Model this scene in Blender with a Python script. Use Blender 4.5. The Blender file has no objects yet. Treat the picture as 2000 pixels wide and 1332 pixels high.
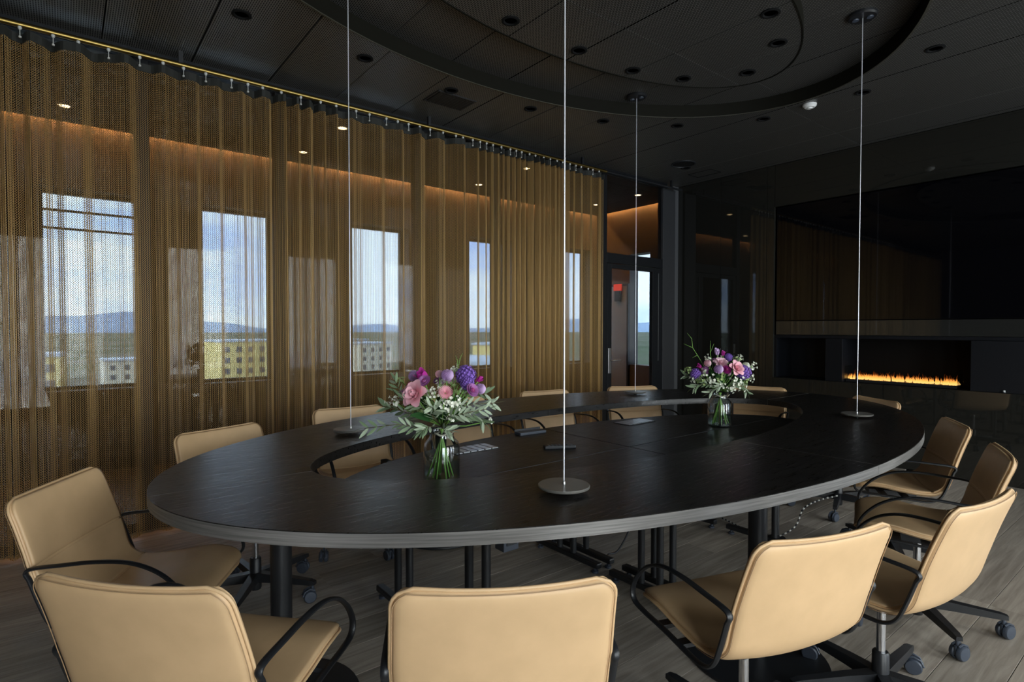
import bpy, bmesh, math, random
import numpy as np
from mathutils import Vector, Matrix

random.seed(7)
rng = np.random.default_rng(11)
PI = math.pi
R = math.radians
S = bpy.context.scene
COL = S.collection

# ------------------------------------------------------------------ camera
cam = bpy.data.cameras.new('camera'); camo = bpy.data.objects.new('camera', cam); COL.objects.link(camo)
cam.sensor_width = 36.0; cam.sensor_fit = 'HORIZONTAL'; cam.lens = 1105.3 / 2000 * 36
cam.clip_start = 0.02; cam.clip_end = 9000
camo.location = (0, 0, 1.30)
camo.rotation_euler = (R(90 - 1.362), 0, R(51.70))
S.camera = camo

# ------------------------------------------------------------------ world, sun, exposure
W = bpy.data.worlds.new('sky'); S.world = W; W.use_nodes = True
wn = W.node_tree; wn.nodes.clear()
def _n(tree, t, **kw):
    n = tree.nodes.new(t)
    for k, v in kw.items(): setattr(n, k, v)
    return n
_o = _n(wn, 'ShaderNodeOutputWorld'); _b = _n(wn, 'ShaderNodeBackground')
_tc = _n(wn, 'ShaderNodeTexCoord'); _map = _n(wn, 'ShaderNodeMapping')
_map.inputs['Scale'].default_value = (1.0, 1.0, 3.2)
_no = _n(wn, 'ShaderNodeTexNoise'); _no.inputs['Scale'].default_value = 3.4; _no.inputs['Detail'].default_value = 7; _no.inputs['Roughness'].default_value = .55
_cr = _n(wn, 'ShaderNodeValToRGB')
_cr.color_ramp.elements[0].position = .36; _cr.color_ramp.elements[0].color = (.56, .67, .93, 1)
_cr.color_ramp.elements[1].position = .53; _cr.color_ramp.elements[1].color = (1.0, .985, .97, 1)
wn.links.new(_tc.outputs['Generated'], _map.inputs['Vector']); wn.links.new(_map.outputs[0], _no.inputs['Vector'])
wn.links.new(_no.outputs['Fac'], _cr.inputs['Fac']); wn.links.new(_cr.outputs[0], _b.inputs['Color']); wn.links.new(_b.outputs[0], _o.inputs['Surface'])
_b.inputs['Strength'].default_value = 5.0

sun = bpy.data.lights.new('sun', 'SUN'); suno = bpy.data.objects.new('sun', sun); COL.objects.link(suno)
sun.energy = 9.0; sun.angle = R(0.6); sun.color = (1.0, .93, .82)
suno.rotation_euler = Vector((-.25, .80, -.55)).to_track_quat('-Z', 'Y').to_euler()

S.view_settings.view_transform = 'Standard'; S.view_settings.look = 'None'
S.view_settings.exposure = 1.30; S.view_settings.gamma = 1.0; S.view_settings.use_curve_mapping = False
S.cycles.use_denoising = True
S.cycles.max_bounces = 10; S.cycles.transparent_max_bounces = 24; S.cycles.diffuse_bounces = 5; S.cycles.glossy_bounces = 5
S.cycles.sample_clamp_indirect = 6.0

# ------------------------------------------------------------------ helpers
def tag(o, label=None, cat=None, group=None, kind=None):
    if label: o['label'] = label
    if cat: o['category'] = cat
    if group: o['group'] = group
    if kind: o['kind'] = kind
    return o
def empty(name, loc=(0, 0, 0), rz=0.0, parent=None):
    o = bpy.data.objects.new(name, None); COL.objects.link(o)
    o.location = loc; o.rotation_euler = (0, 0, rz); o.empty_display_size = .05
    if parent: o.parent = parent
    return o
class MB:
    """collects shapes into one mesh"""
    def __init__(s): s.v = []; s.f = []
    def add(s, vs, fs):
        b = len(s.v); s.v.extend([tuple(map(float, q)) for q in vs]); s.f.extend([tuple(b + i for i in q) for q in fs]); return s
    def box(s, x0, x1, y0, y1, z0, z1):
        v = [(x, y, z) for z in (z0, z1) for y in (y0, y1) for x in (x0, x1)]
        return s.add(v, [(0, 2, 3, 1), (4, 5, 7, 6), (0, 1, 5, 4), (2, 6, 7, 3), (0, 4, 6, 2), (1, 3, 7, 5)])
    def tube(s, pts, r, n=8, closed=False, cap=True):
        P = [Vector(q) for q in pts]; m = len(P); rr = r if hasattr(r, '__len__') else [r] * m
        vs = []; up = Vector((0, 0, 1)); prev = None
        for i in range(m):
            if closed: t = P[(i + 1) % m] - P[i - 1]
            else: t = P[min(i + 1, m - 1)] - P[max(i - 1, 0)]
            t.normalize()
            if prev is None:
                a = up if abs(t.z) < .9 else Vector((1, 0, 0))
                nrm = (a - t * a.dot(t)).normalized()
            else:
                nrm = (prev - t * prev.dot(t)).normalized()
            prev = nrm; bn = t.cross(nrm)
            for k in range(n):
                an = 2 * PI * k / n
                vs.append(P[i] + (nrm * math.cos(an) + bn * math.sin(an)) * rr[i])
        fs = []
        for i in range(m if closed else m - 1):
            j = (i + 1) % m
            for k in range(n):
                l = (k + 1) % n; fs.append((i * n + k, i * n + l, j * n + l, j * n + k))
        if cap and not closed:
            fs.append(tuple(range(n - 1, -1, -1))); fs.append(tuple((m - 1) * n + k for k in range(n)))
        return s.add(vs, fs)
    def lathe(s, prof, n=24, c=(0, 0, 0), axis='z'):
        vs = []; fs = []; m = len(prof)
        for r_, z_ in prof:
            for k in range(n):
                a = 2 * PI * k / n; p = (r_ * math.cos(a), r_ * math.sin(a), z_)
                if axis == 'x': p = (p[2], p[0], p[1])
                if axis == 'y': p = (p[1], p[2], p[0])
                vs.append((p[0] + c[0], p[1] + c[1], p[2] + c[2]))
        for i in range(m - 1):
            for k in range(n):
                l = (k + 1) % n; fs.append((i * n + k, i * n + l, (i + 1) * n + l, (i + 1) * n + k))
        if prof[0][0] > 1e-6: fs.append(tuple(range(n - 1, -1, -1)))
        if prof[-1][0] > 1e-6: fs.append(tuple((m - 1) * n + k for k in range(n)))
        return s.add(vs, fs)
    def prism(s, poly, z0, z1):
        n = len(poly)
        v = [(x, y, z0) for x, y in poly] + [(x, y, z1) for x, y in poly]
        f = [tuple(range(n - 1, -1, -1)), tuple(range(n, 2 * n))] + [(i, (i + 1) % n, n + (i + 1) % n, n + i) for i in range(n)]
        return s.add(v, f)
    def sphere(s, c, r, nu=12, nv=8, sc=(1, 1, 1)):
        vs = [(c[0], c[1], c[2] - r * sc[2])]; fs = []
        for i in range(1, nv):
            a = -PI / 2 + PI * i / nv
            for k in range(nu):
                b = 2 * PI * k / nu
                vs.append((c[0] + r * sc[0] * math.cos(a) * math.cos(b), c[1] + r * sc[1] * math.cos(a) * math.sin(b), c[2] + r * sc[2] * math.sin(a)))
        vs.append((c[0], c[1], c[2] + r * sc[2])); top = len(vs) - 1
        for k in range(nu): fs.append((0, 1 + (k + 1) % nu, 1 + k))
        for i in range(nv - 2):
            for k in range(nu):
                l = (k + 1) % nu; fs.append((1 + i * nu + k, 1 + i * nu + l, 1 + (i + 1) * nu + l, 1 + (i + 1) * nu + k))
        for k in range(nu): fs.append((1 + (nv - 2) * nu + k, 1 + (nv - 2) * nu + (k + 1) % nu, top))
        return s.add(vs, fs)
    def mesh(s, name, smooth=None):
        me = bpy.data.meshes.new(name); me.from_pydata(s.v, [], s.f); me.update()
        bm = bmesh.new(); bm.from_mesh(me); bmesh.ops.recalc_face_normals(bm, faces=bm.faces); bm.to_mesh(me); bm.free()
        if smooth is not None:
            me.polygons.foreach_set('use_smooth', [True] * len(me.polygons))
            if smooth < 179: me.set_sharp_from_angle(angle=R(smooth))
        return me
    def build(s, name, mat, parent=None, smooth=None, bevel=0.0, kind=None, label=None):
        me = s.mesh(name, smooth); o = bpy.data.objects.new(name, me); COL.objects.link(o)
        if mat is not None: me.materials.append(mat)
        if parent is not None: o.parent = parent
        if bevel:
            md = o.modifiers.new('bevel', 'BEVEL'); md.width = bevel; md.segments = 2; md.limit_method = 'ANGLE'; md.angle_limit = R(40)
        if kind: o['kind'] = kind
        if label: o['label'] = label
        return o
def np_mesh(name, V, F, mat, parent=None, smooth=False):
    me = bpy.data.meshes.new(name); V = np.asarray(V, np.float32); F = np.asarray(F, np.int32); k = F.shape[1]
    me.vertices.add(len(V)); me.vertices.foreach_set('co', V.ravel())
    me.loops.add(F.size); me.loops.foreach_set('vertex_index', F.ravel())
    me.polygons.add(len(F)); me.polygons.foreach_set('loop_start', np.arange(0, F.size, k, dtype=np.int32))
    me.polygons.foreach_set('loop_total', np.full(len(F), k, np.int32))
    if smooth: me.polygons.foreach_set('use_smooth', np.ones(len(F), bool))
    me.update(calc_edges=True); me.materials.append(mat)
    o = bpy.data.objects.new(name, me); COL.objects.link(o)
    if parent: o.parent = parent
    return o
def inst(name, me, parent=None, loc=(0, 0, 0), rot=(0, 0, 0), scale=(1, 1, 1)):
    o = bpy.data.objects.new(name, me); COL.objects.link(o); o.parent = parent
    o.location = loc; o.rotation_euler = rot; o.scale = scale; return o
def copy_tree(o, parent=None):
    c = o.copy(); COL.objects.link(c); c.parent = parent
    for ch in o.children: copy_tree(ch, c)
    return c

# ------------------------------------------------------------------ materials
def mat(name, base=(.5, .5, .5), rough=.5, metal=0.0, spec=.5, coat=0.0, coat_rough=.1, emit=None, estr=0.0, sheen=0.0):
    m = bpy.data.materials.new(name); m.use_nodes = True
    b = m.node_tree.nodes['Principled BSDF']
    b.inputs['Base Color'].default_value = (*base, 1); b.inputs['Roughness'].default_value = rough; b.inputs['Metallic'].default_value = metal
    b.inputs['Specular IOR Level'].default_value = spec; b.inputs['Coat Weight'].default_value = coat; b.inputs['Coat Roughness'].default_value = coat_rough
    if emit: b.inputs['Emission Color'].default_value = (*emit, 1); b.inputs['Emission Strength'].default_value = estr
    if sheen: b.inputs['Sheen Weight'].default_value = sheen
    return m
def noise_color(m, c1, c2, scale=(8, 8, 8), nscale=1.0, detail=4, lo=.35, hi=.65, bump=0.0, coord='Object', rvar=None, bdist=.01):
    t = m.node_tree; b = t.nodes['Principled BSDF']
    tc = _n(t, 'ShaderNodeTexCoord'); mp = _n(t, 'ShaderNodeMapping'); mp.inputs['Scale'].default_value = scale
    no = _n(t, 'ShaderNodeTexNoise'); no.inputs['Scale'].default_value = nscale; no.inputs['Detail'].default_value = detail
    cr = _n(t, 'ShaderNodeValToRGB'); e = cr.color_ramp.elements
    e[0].position = lo; e[0].color = (*c1, 1); e[1].position = hi; e[1].color = (*c2, 1)
    t.links.new(tc.outputs[coord], mp.inputs[0]); t.links.new(mp.outputs[0], no.inputs['Vector']); t.links.new(no.outputs['Fac'], cr.inputs[0])
    t.links.new(cr.outputs[0], b.inputs['Base Color'])
    if bump:
        bp = _n(t, 'ShaderNodeBump'); bp.inputs['Strength'].default_value = bump; bp.inputs['Distance'].default_value = bdist
        t.links.new(no.outputs['Fac'], bp.inputs['Height']); t.links.new(bp.outputs[0], b.inputs['Normal'])
    if rvar:
        mr = _n(t, 'ShaderNodeMapRange'); mr.inputs['To Min'].default_value = rvar[0]; mr.inputs['To Max'].default_value = rvar[1]
        t.links.new(no.outputs['Fac'], mr.inputs['Value']); t.links.new(mr.outputs[0], b.inputs['Roughness'])
    return m
def glass_mat(name, tint=(1, 1, 1), refl=1.0, rough=0.0):
    """thin pane: tinted see-through plus a Fresnel mirror"""
    m = bpy.data.materials.new(name); m.use_nodes = True; t = m.node_tree; t.nodes.clear()
    o = _n(t, 'ShaderNodeOutputMaterial'); mx = _n(t, 'ShaderNodeMixShader'); tr = _n(t, 'ShaderNodeBsdfTransparent'); gl = _n(t, 'ShaderNodeBsdfGlossy')
    lw = _n(t, 'ShaderNodeLayerWeight'); lw.inputs['Blend'].default_value = .5
    pw5 = _n(t, 'ShaderNodeMath', operation='POWER'); pw5.inputs[1].default_value = 5.0; t.links.new(lw.outputs['Facing'], pw5.inputs[0])
    fr = _n(t, 'ShaderNodeMath', operation='MULTIPLY_ADD'); fr.inputs[1].default_value = .96; fr.inputs[2].default_value = .04; t.links.new(pw5.outputs[0], fr.inputs[0])
    mu = _n(t, 'ShaderNodeMath', operation='MULTIPLY'); mu.inputs[1].default_value = refl; mu.use_clamp = True
    tr.inputs['Color'].default_value = (*tint, 1); gl.inputs['Roughness'].default_value = rough
    t.links.new(fr.outputs[0], mu.inputs[0]); t.links.new(mu.outputs[0], mx.inputs[0]); t.links.new(tr.outputs[0], mx.inputs[1]); t.links.new(gl.outputs[0], mx.inputs[2]); t.links.new(mx.outputs[0], o.inputs[0])
    return m

M = {}
M['leather'] = noise_color(mat('tan_leather', rough=.46, spec=.42), (.585, .388, .208), (.64, .425, .23), scale=(9, 9, 9), nscale=1.2, bump=.06, bdist=.004)
M['seam'] = mat('leather_seam', (.40, .25, .13), .6)
M['black_metal'] = mat('black_powder_coat', (.012, .013, .015), .38, spec=.5)
M['black_plastic'] = mat('black_plastic', (.016, .018, .022), .45)
M['caster'] = mat('grey_caster_rubber', (.045, .055, .075), .42)
M['chrome'] = mat('chrome', (.82, .83, .86), .12, metal=1)
M['steel'] = mat('brushed_steel', (.50, .50, .50), .32, metal=1)
M['bronze_disc'] = mat('dark_bronze', (.20, .19, .17), .36, metal=.4)
M['wire'] = mat('steel_wire', (.78, .78, .82), .35, metal=.55)
M['brass'] = mat('brass_rod', (.30, .21, .065), .32, metal=1)
M['chain'] = mat('brass_chain', (.42, .262, .098), .38, metal=.65, spec=.6)
M['tape'] = mat('dark_header_tape', (.02, .021, .018), .8)
M['hook'] = mat('pale_nylon_hook', (.55, .55, .52), .4)
M['dark_frame'] = mat('anthracite_frame', (.006, .007, .009), .5, spec=.3)
M['grey_trim'] = mat('grey_aluminium_trim', (.10, .103, .108), .42, metal=.2)
M['jamb'] = mat('charcoal_jamb', (.03, .031, .034), .5)
M['black'] = mat('matt_black', (.004, .004, .004), .9, spec=.2)

def wood(name, c1, c2, ang, rough, spec, coat=0.0):
    m = mat(name, rough=rough, spec=spec, coat=coat, coat_rough=.25); t = m.node_tree; b = t.nodes['Principled BSDF']
    tc = _n(t, 'ShaderNodeTexCoord'); mp = _n(t, 'ShaderNodeMapping'); mp.inputs['Rotation'].default_value = (0, 0, ang); mp.inputs['Scale'].default_value = (150, 7, 60)
    no = _n(t, 'ShaderNodeTexNoise'); no.inputs['Scale'].default_value = 1.6; no.inputs['Detail'].default_value = 5; no.inputs['Roughness'].default_value = .6
    cr = _n(t, 'ShaderNodeValToRGB'); e = cr.color_ramp.elements; e[0].position = .35; e[0].color = (*c1, 1); e[1].position = .72; e[1].color = (*c2, 1)
    bp = _n(t, 'ShaderNodeBump'); bp.inputs['Strength'].default_value = .22; bp.inputs['Distance'].default_value = .001
    mr = _n(t, 'ShaderNodeMapRange'); mr.inputs['From Min'].default_value = .3; mr.inputs['From Max'].default_value = .7; mr.inputs['To Min'].default_value = rough - .08; mr.inputs['To Max'].default_value = rough + .12
    t.links.new(tc.outputs['Object'], mp.inputs[0]); t.links.new(mp.outputs[0], no.inputs['Vector']); t.links.new(no.outputs['Fac'], cr.inputs[0]); t.links.new(cr.outputs[0], b.inputs['Base Color'])
    t.links.new(no.outputs['Fac'], bp.inputs['Height']); t.links.new(bp.outputs[0], b.inputs['Normal']); t.links.new(no.outputs['Fac'], mr.inputs['Value']); t.links.new(mr.outputs[0], b.inputs['Roughness'])
    return m
M['oak_y'] = wood('black_stained_oak', (.006, .0055, .005), (.017, .015, .0135), 0, .32, .42)
M['oak_x'] = wood('black_stained_oak_cross', (.006, .0055, .005), (.017, .015, .0135), R(90), .32, .42)
M['oak_edge'] = noise_color(mat('greyed_oak_edge', rough=.5), (.12, .114, .106), (.215, .203, .19), scale=(4, 4, 190), nscale=1.0, detail=4, bump=.2, bdist=.002)
M['inner_top'] = wood('black_oak_laminate', (.006, .0055, .005), (.012, .011, .010), 0, .38, .45)

def plank_mat():
    m = mat('smoked_oak_planks', rough=.5, spec=.4); t = m.node_tree; b = t.nodes['Principled BSDF']
    tc = _n(t, 'ShaderNodeTexCoord'); oi = _n(t, 'ShaderNodeObjectInfo')
    ad = _n(t, 'ShaderNodeVectorMath', operation='ADD'); mp = _n(t, 'ShaderNodeMapping'); mp.inputs['Scale'].default_value = (26, 1.6, 10)
    cx = _n(t, 'ShaderNodeCombineXYZ'); ml = _n(t, 'ShaderNodeMath', operation='MULTIPLY'); ml.inputs[1].default_value = 37
    no = _n(t, 'ShaderNodeTexNoise'); no.inputs['Scale'].default_value = 1.5; no.inputs['Detail'].default_value = 6; no.inputs['Roughness'].default_value = .62; no.inputs['Distortion'].default_value = .6
    cr = _n(t, 'ShaderNodeValToRGB'); e = cr.color_ramp.elements; e[0].position = .28; e[0].color = (.20, .168, .135, 1); e[1].position = .75; e[1].color = (.44, .385, .32, 1)
    mr = _n(t, 'ShaderNodeMapRange'); mr.inputs['To Min'].default_value = .78; mr.inputs['To Max'].default_value = 1.18
    mx = _n(t, 'ShaderNodeMix', data_type='RGBA', blend_type='MULTIPLY'); mx.inputs[0].default_value = 1
    bp = _n(t, 'ShaderNodeBump'); bp.inputs['Strength'].default_value = .25; bp.inputs['Distance'].default_value = .003
    L = t.links.new
    L(oi.outputs['Random'], ml.inputs[0]); L(ml.outputs[0], cx.inputs[1]); L(ml.outputs[0], cx.inputs[0]); L(tc.outputs['Object'], mp.inputs[0]); L(mp.outputs[0], ad.inputs[0]); L(cx.outputs[0], ad.inputs[1])
    L(ad.outputs[0], no.inputs['Vector']); L(no.outputs['Fac'], cr.inputs[0]); L(cr.outputs[0], mx.inputs[6]); L(oi.outputs['Random'], mr.inputs['Value']); L(mr.outputs[0], mx.inputs[7]); L(mx.outputs[2], b.inputs['Base Color'])
    L(no.outputs['Fac'], bp.inputs['Height']); L(bp.outputs[0], b.inputs['Normal'])
    return m
M['plank'] = plank_mat()

def mesh_panel_mat():
    """expanded-metal ceiling: rows of slots, dark through the holes"""
    m = mat('expanded_metal', rough=.42, metal=.65); t = m.node_tree; b = t.nodes['Principled BSDF']
    tc = _n(t, 'ShaderNodeTexCoord'); br = _n(t, 'ShaderNodeTexBrick'); br.offset = .5
    br.inputs['Scale'].default_value = 1.0; br.inputs['Brick Width'].default_value = .026; br.inputs['Row Height'].default_value = .0115; br.inputs['Mortar Size'].default_value = .0030; br.inputs['Mortar Smooth'].default_value = .25
    br.inputs['Color1'].default_value = (.004, .004, .0038, 1); br.inputs['Color2'].default_value = (.006, .006, .0055, 1); br.inputs['Mortar'].default_value = (.20, .196, .182, 1)
    bp = _n(t, 'ShaderNodeBump'); bp.inputs['Strength'].default_value = .6; bp.inputs['Distance'].default_value = .004
    t.links.new(tc.outputs['Object'], br.inputs['Vector']); t.links.new(br.outputs['Color'], b.inputs['Base Color']); t.links.new(br.outputs['Fac'], bp.inputs['Height']); t.links.new(bp.outputs[0], b.inputs['Normal'])
    return m
M['ceil'] = mesh_panel_mat()
M['cove_edge'] = mat('dark_olive_cove_edge', (.008, .0075, .005), .7, spec=.1)
M['cove_lip'] = mat('pale_bronze_lip', (.05, .047, .034), .5)
M['black_glass'] = mat('black_back_painted_glass', (.022, .022, .020), .03, spec=.8)
M['bronze_glass'] = mat('bronze_lacquer_panel', (.018, .0175, .0145), .03, spec=.7)
M['screen'] = mat('black_screen', (.002, .002, .003), .03, spec=.55)
M['niche'] = mat('black_steel_lining', (.0035, .0045, .007), .5, spec=.35)
M['pane_left'] = glass_mat('view_dimming_partition_glass', (.60, .64, .66), .75)  # tint added to dim the daylight view behind the curtain
M['pane_ext'] = glass_mat('sky_dimming_glass', (.48, .515, .55), .8)  # darkened glass colour brings down the sky's brightness in the corridor windows
M['pane_right'] = glass_mat('clear_window_glass', (.92, .95, .94), 1.0)
M['bronze_wall'] = noise_color(mat('bronze_wall_cladding', rough=.6), (.055, .042, .032), (.08, .06, .045), scale=(1, 1, 1), nscale=2.5)
M['dark_wall'] = mat('dark_wall_paint', (.028, .026, .024), .6)
M['corr_ceiling'] = mat('dark_brown_ceiling', (.05, .04, .032), .7)
M['led'] = mat('amber_led', (1, .6, .3), .5, emit=(1.0, .40, .11), estr=105)
M['lamp_face'] = mat('warm_lamp_face', (1, .8, .5), .4, emit=(1.0, .62, .283), estr=8)
M['light_wall'] = mat('pale_plaster', (.22, .21, .20), .8)
M['white_plastic'] = mat('white_plastic', (.75, .75, .73), .4)

# ------------------------------------------------------------------ geometry constants
GX, CX, EX, RX = -4.30, -4.15, -6.30, 1.80          # glass partition, curtain, outer wall, right wall
FY, BY, EY = 6.04, -3.80, 6.70                       # fireplace wall, back wall, corridor end
HC, HA = 3.05, 3.135                                 # ceiling, raised oval
TC = (-2.11, 2.478); TA, TB = 1.275, 2.28            # table ring outer
IC = (-2.092, 2.40); IA, IB = .649, 1.682            # table ring opening
TZ = .765

# ================================================================== FLOOR
fl = MB().box(-6.35, RX + .1, BY - .1, 6.9, -.06, -.012).build('floor', M['black']); tag(fl, 'dark screed under the smoked oak floor planks', None, kind='structure')
pw = .19; i = 0
plank_cache = {}
xx = GX + .02
while xx < RX:
    off = [(.0), (.83), (1.47), (.41), (1.12)][i % 5]; yy = BY - off
    while yy < FY:
        ln = [1.9, 2.2, 1.6, 2.0][(i * 3 + int(yy * 7)) % 4]
        y0, y1 = max(yy, BY), min(yy + ln, FY)
        if y1 - y0 > .05:
            key = round(y1 - y0, 2)
            if key not in plank_cache:
                b = MB(); h = key / 2; w = pw / 2 - .0012; c = .0009
                b.add([(-w, -h, -.012), (w, -h, -.012), (w, h, -.012), (-w, h, -.012), (-w, -h, -c), (w, -h, -c), (w, h, -c), (-w, h, -c), (-w + c, -h + c, 0), (w - c, -h + c, 0), (w - c, h - c, 0), (-w + c, h - c, 0)],
                      [(0, 1, 5, 4), (1, 2, 6, 5), (2, 3, 7, 6), (3, 0, 4, 7), (4, 5, 9, 8), (5, 6, 10, 9), (6, 7, 11, 10), (7, 4, 8, 11), (8, 9, 10, 11), (3, 2, 1, 0)])
                me = b.mesh('plank'); me.materials.append(M['plank']); plank_cache[key] = me
            inst('plank', plank_cache[key], fl, (xx + pw / 2, (y0 + y1) / 2, random.uniform(-.0006, 0)))
        yy += ln
    xx += pw; i += 1
cf = MB().box(-6.30, GX + .02, BY, EY, -.012, 0).build('floor_corridor', M['dark_wall']); tag(cf, 'dark corridor floor beyond the glass partition', None, kind='structure')

# ================================================================== CEILING
ceil = MB().box(-6.4, RX + .1, BY - .1, 6.9, 3.36, 3.42).build('ceiling', M['black']); tag(ceil, 'black ceiling void above the expanded metal panels', None, kind='structure')
OE = (-2.048, 2.319, 1.317, 2.153)      # outer oval recess
NE = (-2.063, 2.372, .659, 1.5245)      # inner oval disc
def el_y(e, x):
    d = 1 - ((x - e[0]) / e[2]) ** 2
    if d <= 0: return None
    h = e[3] * math.sqrt(d); return e[1] - h, e[1] + h
def ceil_panel(x0, x1, y0, y1, z, region, name):
    """region: 'out' (outside OE), 'ring' (between), 'in' (inside NE)"""
    xs = set([x0, x1]) | set(np.linspace(x0, x1, 31).tolist())
    for e in (OE, NE):
        for q in (e[0] - e[2], e[0] + e[2]):
            if x0 < q < x1: xs.add(q)
    # add abscissae where the ovals cross the panel's long edges
    for e in (OE, NE):
        for yv in (y0, y1):
            d = 1 - ((yv - e[1]) / e[3]) ** 2
            if d > 0:
                for sg in (-1, 1):
                    q = e[0] + sg * e[2] * math.sqrt(d)
                    if x0 < q < x1: xs.add(q)
    xs = sorted(xs); b = MB(); cl = lambda q: min(max(q, y0), y1)
    def ivals(x):
        o = el_y(OE, x) or (OE[1], OE[1]); n = el_y(NE, x) or (NE[1], NE[1])
        if region == 'out': return [(y0, cl(o[0])), (cl(o[1]), y1)]
        if region == 'in': return [(cl(n[0]), cl(n[1]))]
        if el_y(NE, x) is None: return [(cl(o[0]), cl(NE[1])), (cl(NE[1]), cl(o[1]))]
        return [(cl(o[0]), cl(n[0])), (cl(n[1]), cl(o[1]))]
    for a, c in zip(xs[:-1], xs[1:]):
        for (p0, p1), (q0, q1) in zip(ivals(a), ivals(c)):
            if p1 - p0 < 1e-5 and q1 - q0 < 1e-5: continue
            pts = [(a, p0), (c, q0), (c, q1), (a, p1)]
            uniq = []
            for q in pts:
                if not uniq or math.hypot(q[0] - uniq[-1][0], q[1] - uniq[-1][1]) > 1e-6: uniq.append(q)
            if math.hypot(uniq[0][0] - uniq[-1][0], uniq[0][1] - uniq[-1][1]) < 1e-6: uniq.pop()
            if len(uniq) < 3: continue
            b.add([(x, y, z) for x, y in uniq], [tuple(range(len(uniq)))])
    if not b.f: return None
    me = bpy.data.meshes.new(name); me.from_pydata(b.v, [], b.f)
    bm = bmesh.new(); bm.from_mesh(me); bmesh.ops.remove_doubles(bm, verts=bm.verts, dist=1e-5)
    r_ = bmesh.ops.extrude_face_region(bm, geom=bm.faces[:]); bmesh.ops.translate(bm, verts=[g for g in r_['geom'] if isinstance(g, bmesh.types.BMVert)], vec=(0, 0, .02))
    bmesh.ops.recalc_face_normals(bm, faces=bm.faces); bm.to_mesh(me); bm.free()
    me.materials.append(M['ceil']); o = bpy.data.objects.new(name, me); COL.objects.link(o); o.parent = ceil
    return o
yj = [BY] + [.20 + .48 * k for k in range(-8, 13)]; yj = [q for q in yj if BY <= q < FY] + [FY]
xj = [GX - .06, -2.22, -.09, RX]
g = .004
for a, b_ in zip(yj[:-1], yj[1:]):
    for c, d in zip(xj[:-1], xj[1:]):
        ceil_panel(c + g, d - g, a + g, b_ - g, HC, 'out', 'ceiling_panel')
        if d > OE[0] - OE[2] and c < OE[0] + OE[2]:
            ceil_panel(max(c, -3.5) + g, min(d, -.6) - g, a + g, b_ - g, HA, 'ring', 'cove_panel')
            ceil_panel(max(c, -3.5) + g, min(d, -.6) - g, a + g, b_ - g, HC, 'in', 'disc_panel')
def oval_band(e, z0, z1, th, name, m):
    n = 96; b = MB(); vs = []
    for k in range(n):
        a = 2 * PI * k / n; c, s_ = math.cos(a), math.sin(a)
        for dr, z in ((0, z0), (th, z0), (th, z1), (0, z1)): vs.append((e[0] + (e[2] + dr) * c, e[1] + (e[3] + dr) * s_, z))
    fs = []
    for k in range(n):
        j = (k + 1) % n
        for q in range(4): fs.append((k * 4 + q, j * 4 + q, j * 4 + (q + 1) % 4, k * 4 + (q + 1) % 4))
    b.add(vs, fs); return b.build(name, m, ceil, smooth=40)
oval_band(OE, HC - .012, HA + .01, -.012, 'oval_trim', M['cove_edge'])
oval_band(OE, HC - .016, HC - .012, -.012, 'oval_lip', M['cove_lip'])
oval_band(NE, HC - .004, HA + .01, .008, 'disc_trim', M['cove_edge'])

# small ceiling fittings
me_spot = MB().lathe([(.052, 0), (.052, -.006), (.040, -.008), (.034, .0)], 20).mesh('bezel', 40); me_spot.materials.append(M['black'])
me_core = MB().lathe([(.034, .0), (.030, .03), (.0001, .03)], 16).mesh('lens', 40); me_core.materials.append(M['black'])
spots = [(-2.57, 2.02), (-2.574, 2.572), (-2.545, 3.057), (-2.407, 3.436), (-2.077, 3.70), (-1.747, 3.464), (-1.612, 3.106), (-3.507, 1.555), (-3.586, 2.26), (-3.492, 2.946), (-3.317, 3.603), (-2.993, 4.189), (-2.4475, 4.62), (-1.717, 4.68), (-1.172, 4.306), (-.62, 3.6), (-3.45, .80), (-3.72, 5.36)]
where = ['inside the inner oval nearest the curtain', 'inside the inner oval, second along from the curtain side', 'inside the inner oval, third along towards the far end', 'inside the inner oval towards its far tip', 'at the far tip of the inner oval', 'inside the inner oval near its right rim', 'inside the inner oval, highest in the picture by its right rim',
         'above the bronze curtain outside the big oval, first from the camera', 'beside the slotted air vent', 'outside the big oval midway along the curtain', 'outside the big oval near the far end of the curtain', 'outside the big oval towards the glass door', 'outside the far tip of the big oval', 'behind the far hanging wire near the fireplace wall', 'outside the big oval towards the window side', 'outside the big oval near the frame edge', 'above the near part of the bronze curtain', 'by the round ceiling loudspeaker']
for (x, y), w in zip(spots, where):
    e = empty('downlight', (x, y, HC)); tag(e, 'unlit black recessed downlight ' + w, 'downlight', 'black recessed downlights in the mesh ceiling')
    inst('bezel', me_spot, e); inst('lens', me_core, e)
e = empty('smoke_detector', (-2.07, 4.61, HC)); tag(e, 'white round smoke detector on the dark ceiling', 'smoke detector')
MB().lathe([(.05, 0), (.05, -.012), (.036, -.026), (.0001, -.028)], 24).build('housing', M['white_plastic'], e, smooth=35)
MB().lathe([(.02, -.027), (.018, -.034), (.0001, -.035)], 16).build('sensor_cap', M['white_plastic'], e, smooth=35)
e = empty('ceiling_vent', (-3.755, 2.355, HC)); tag(e, 'long black slotted air vent in the ceiling above the curtain', 'vent')
MB().box(-.115, .115, -.17, -.158, -.006, 0).box(-.115, .115, .158, .17, -.006, 0).box(-.115, -.103, -.158, .158, -.006, 0).box(.103, .115, -.158, .158, -.006, 0).build('vent_frame', M['black_metal'], e)
MB().box(-.103, .103, -.158, .158, -.0015, 0).build('backing', M['black'], e)
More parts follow.
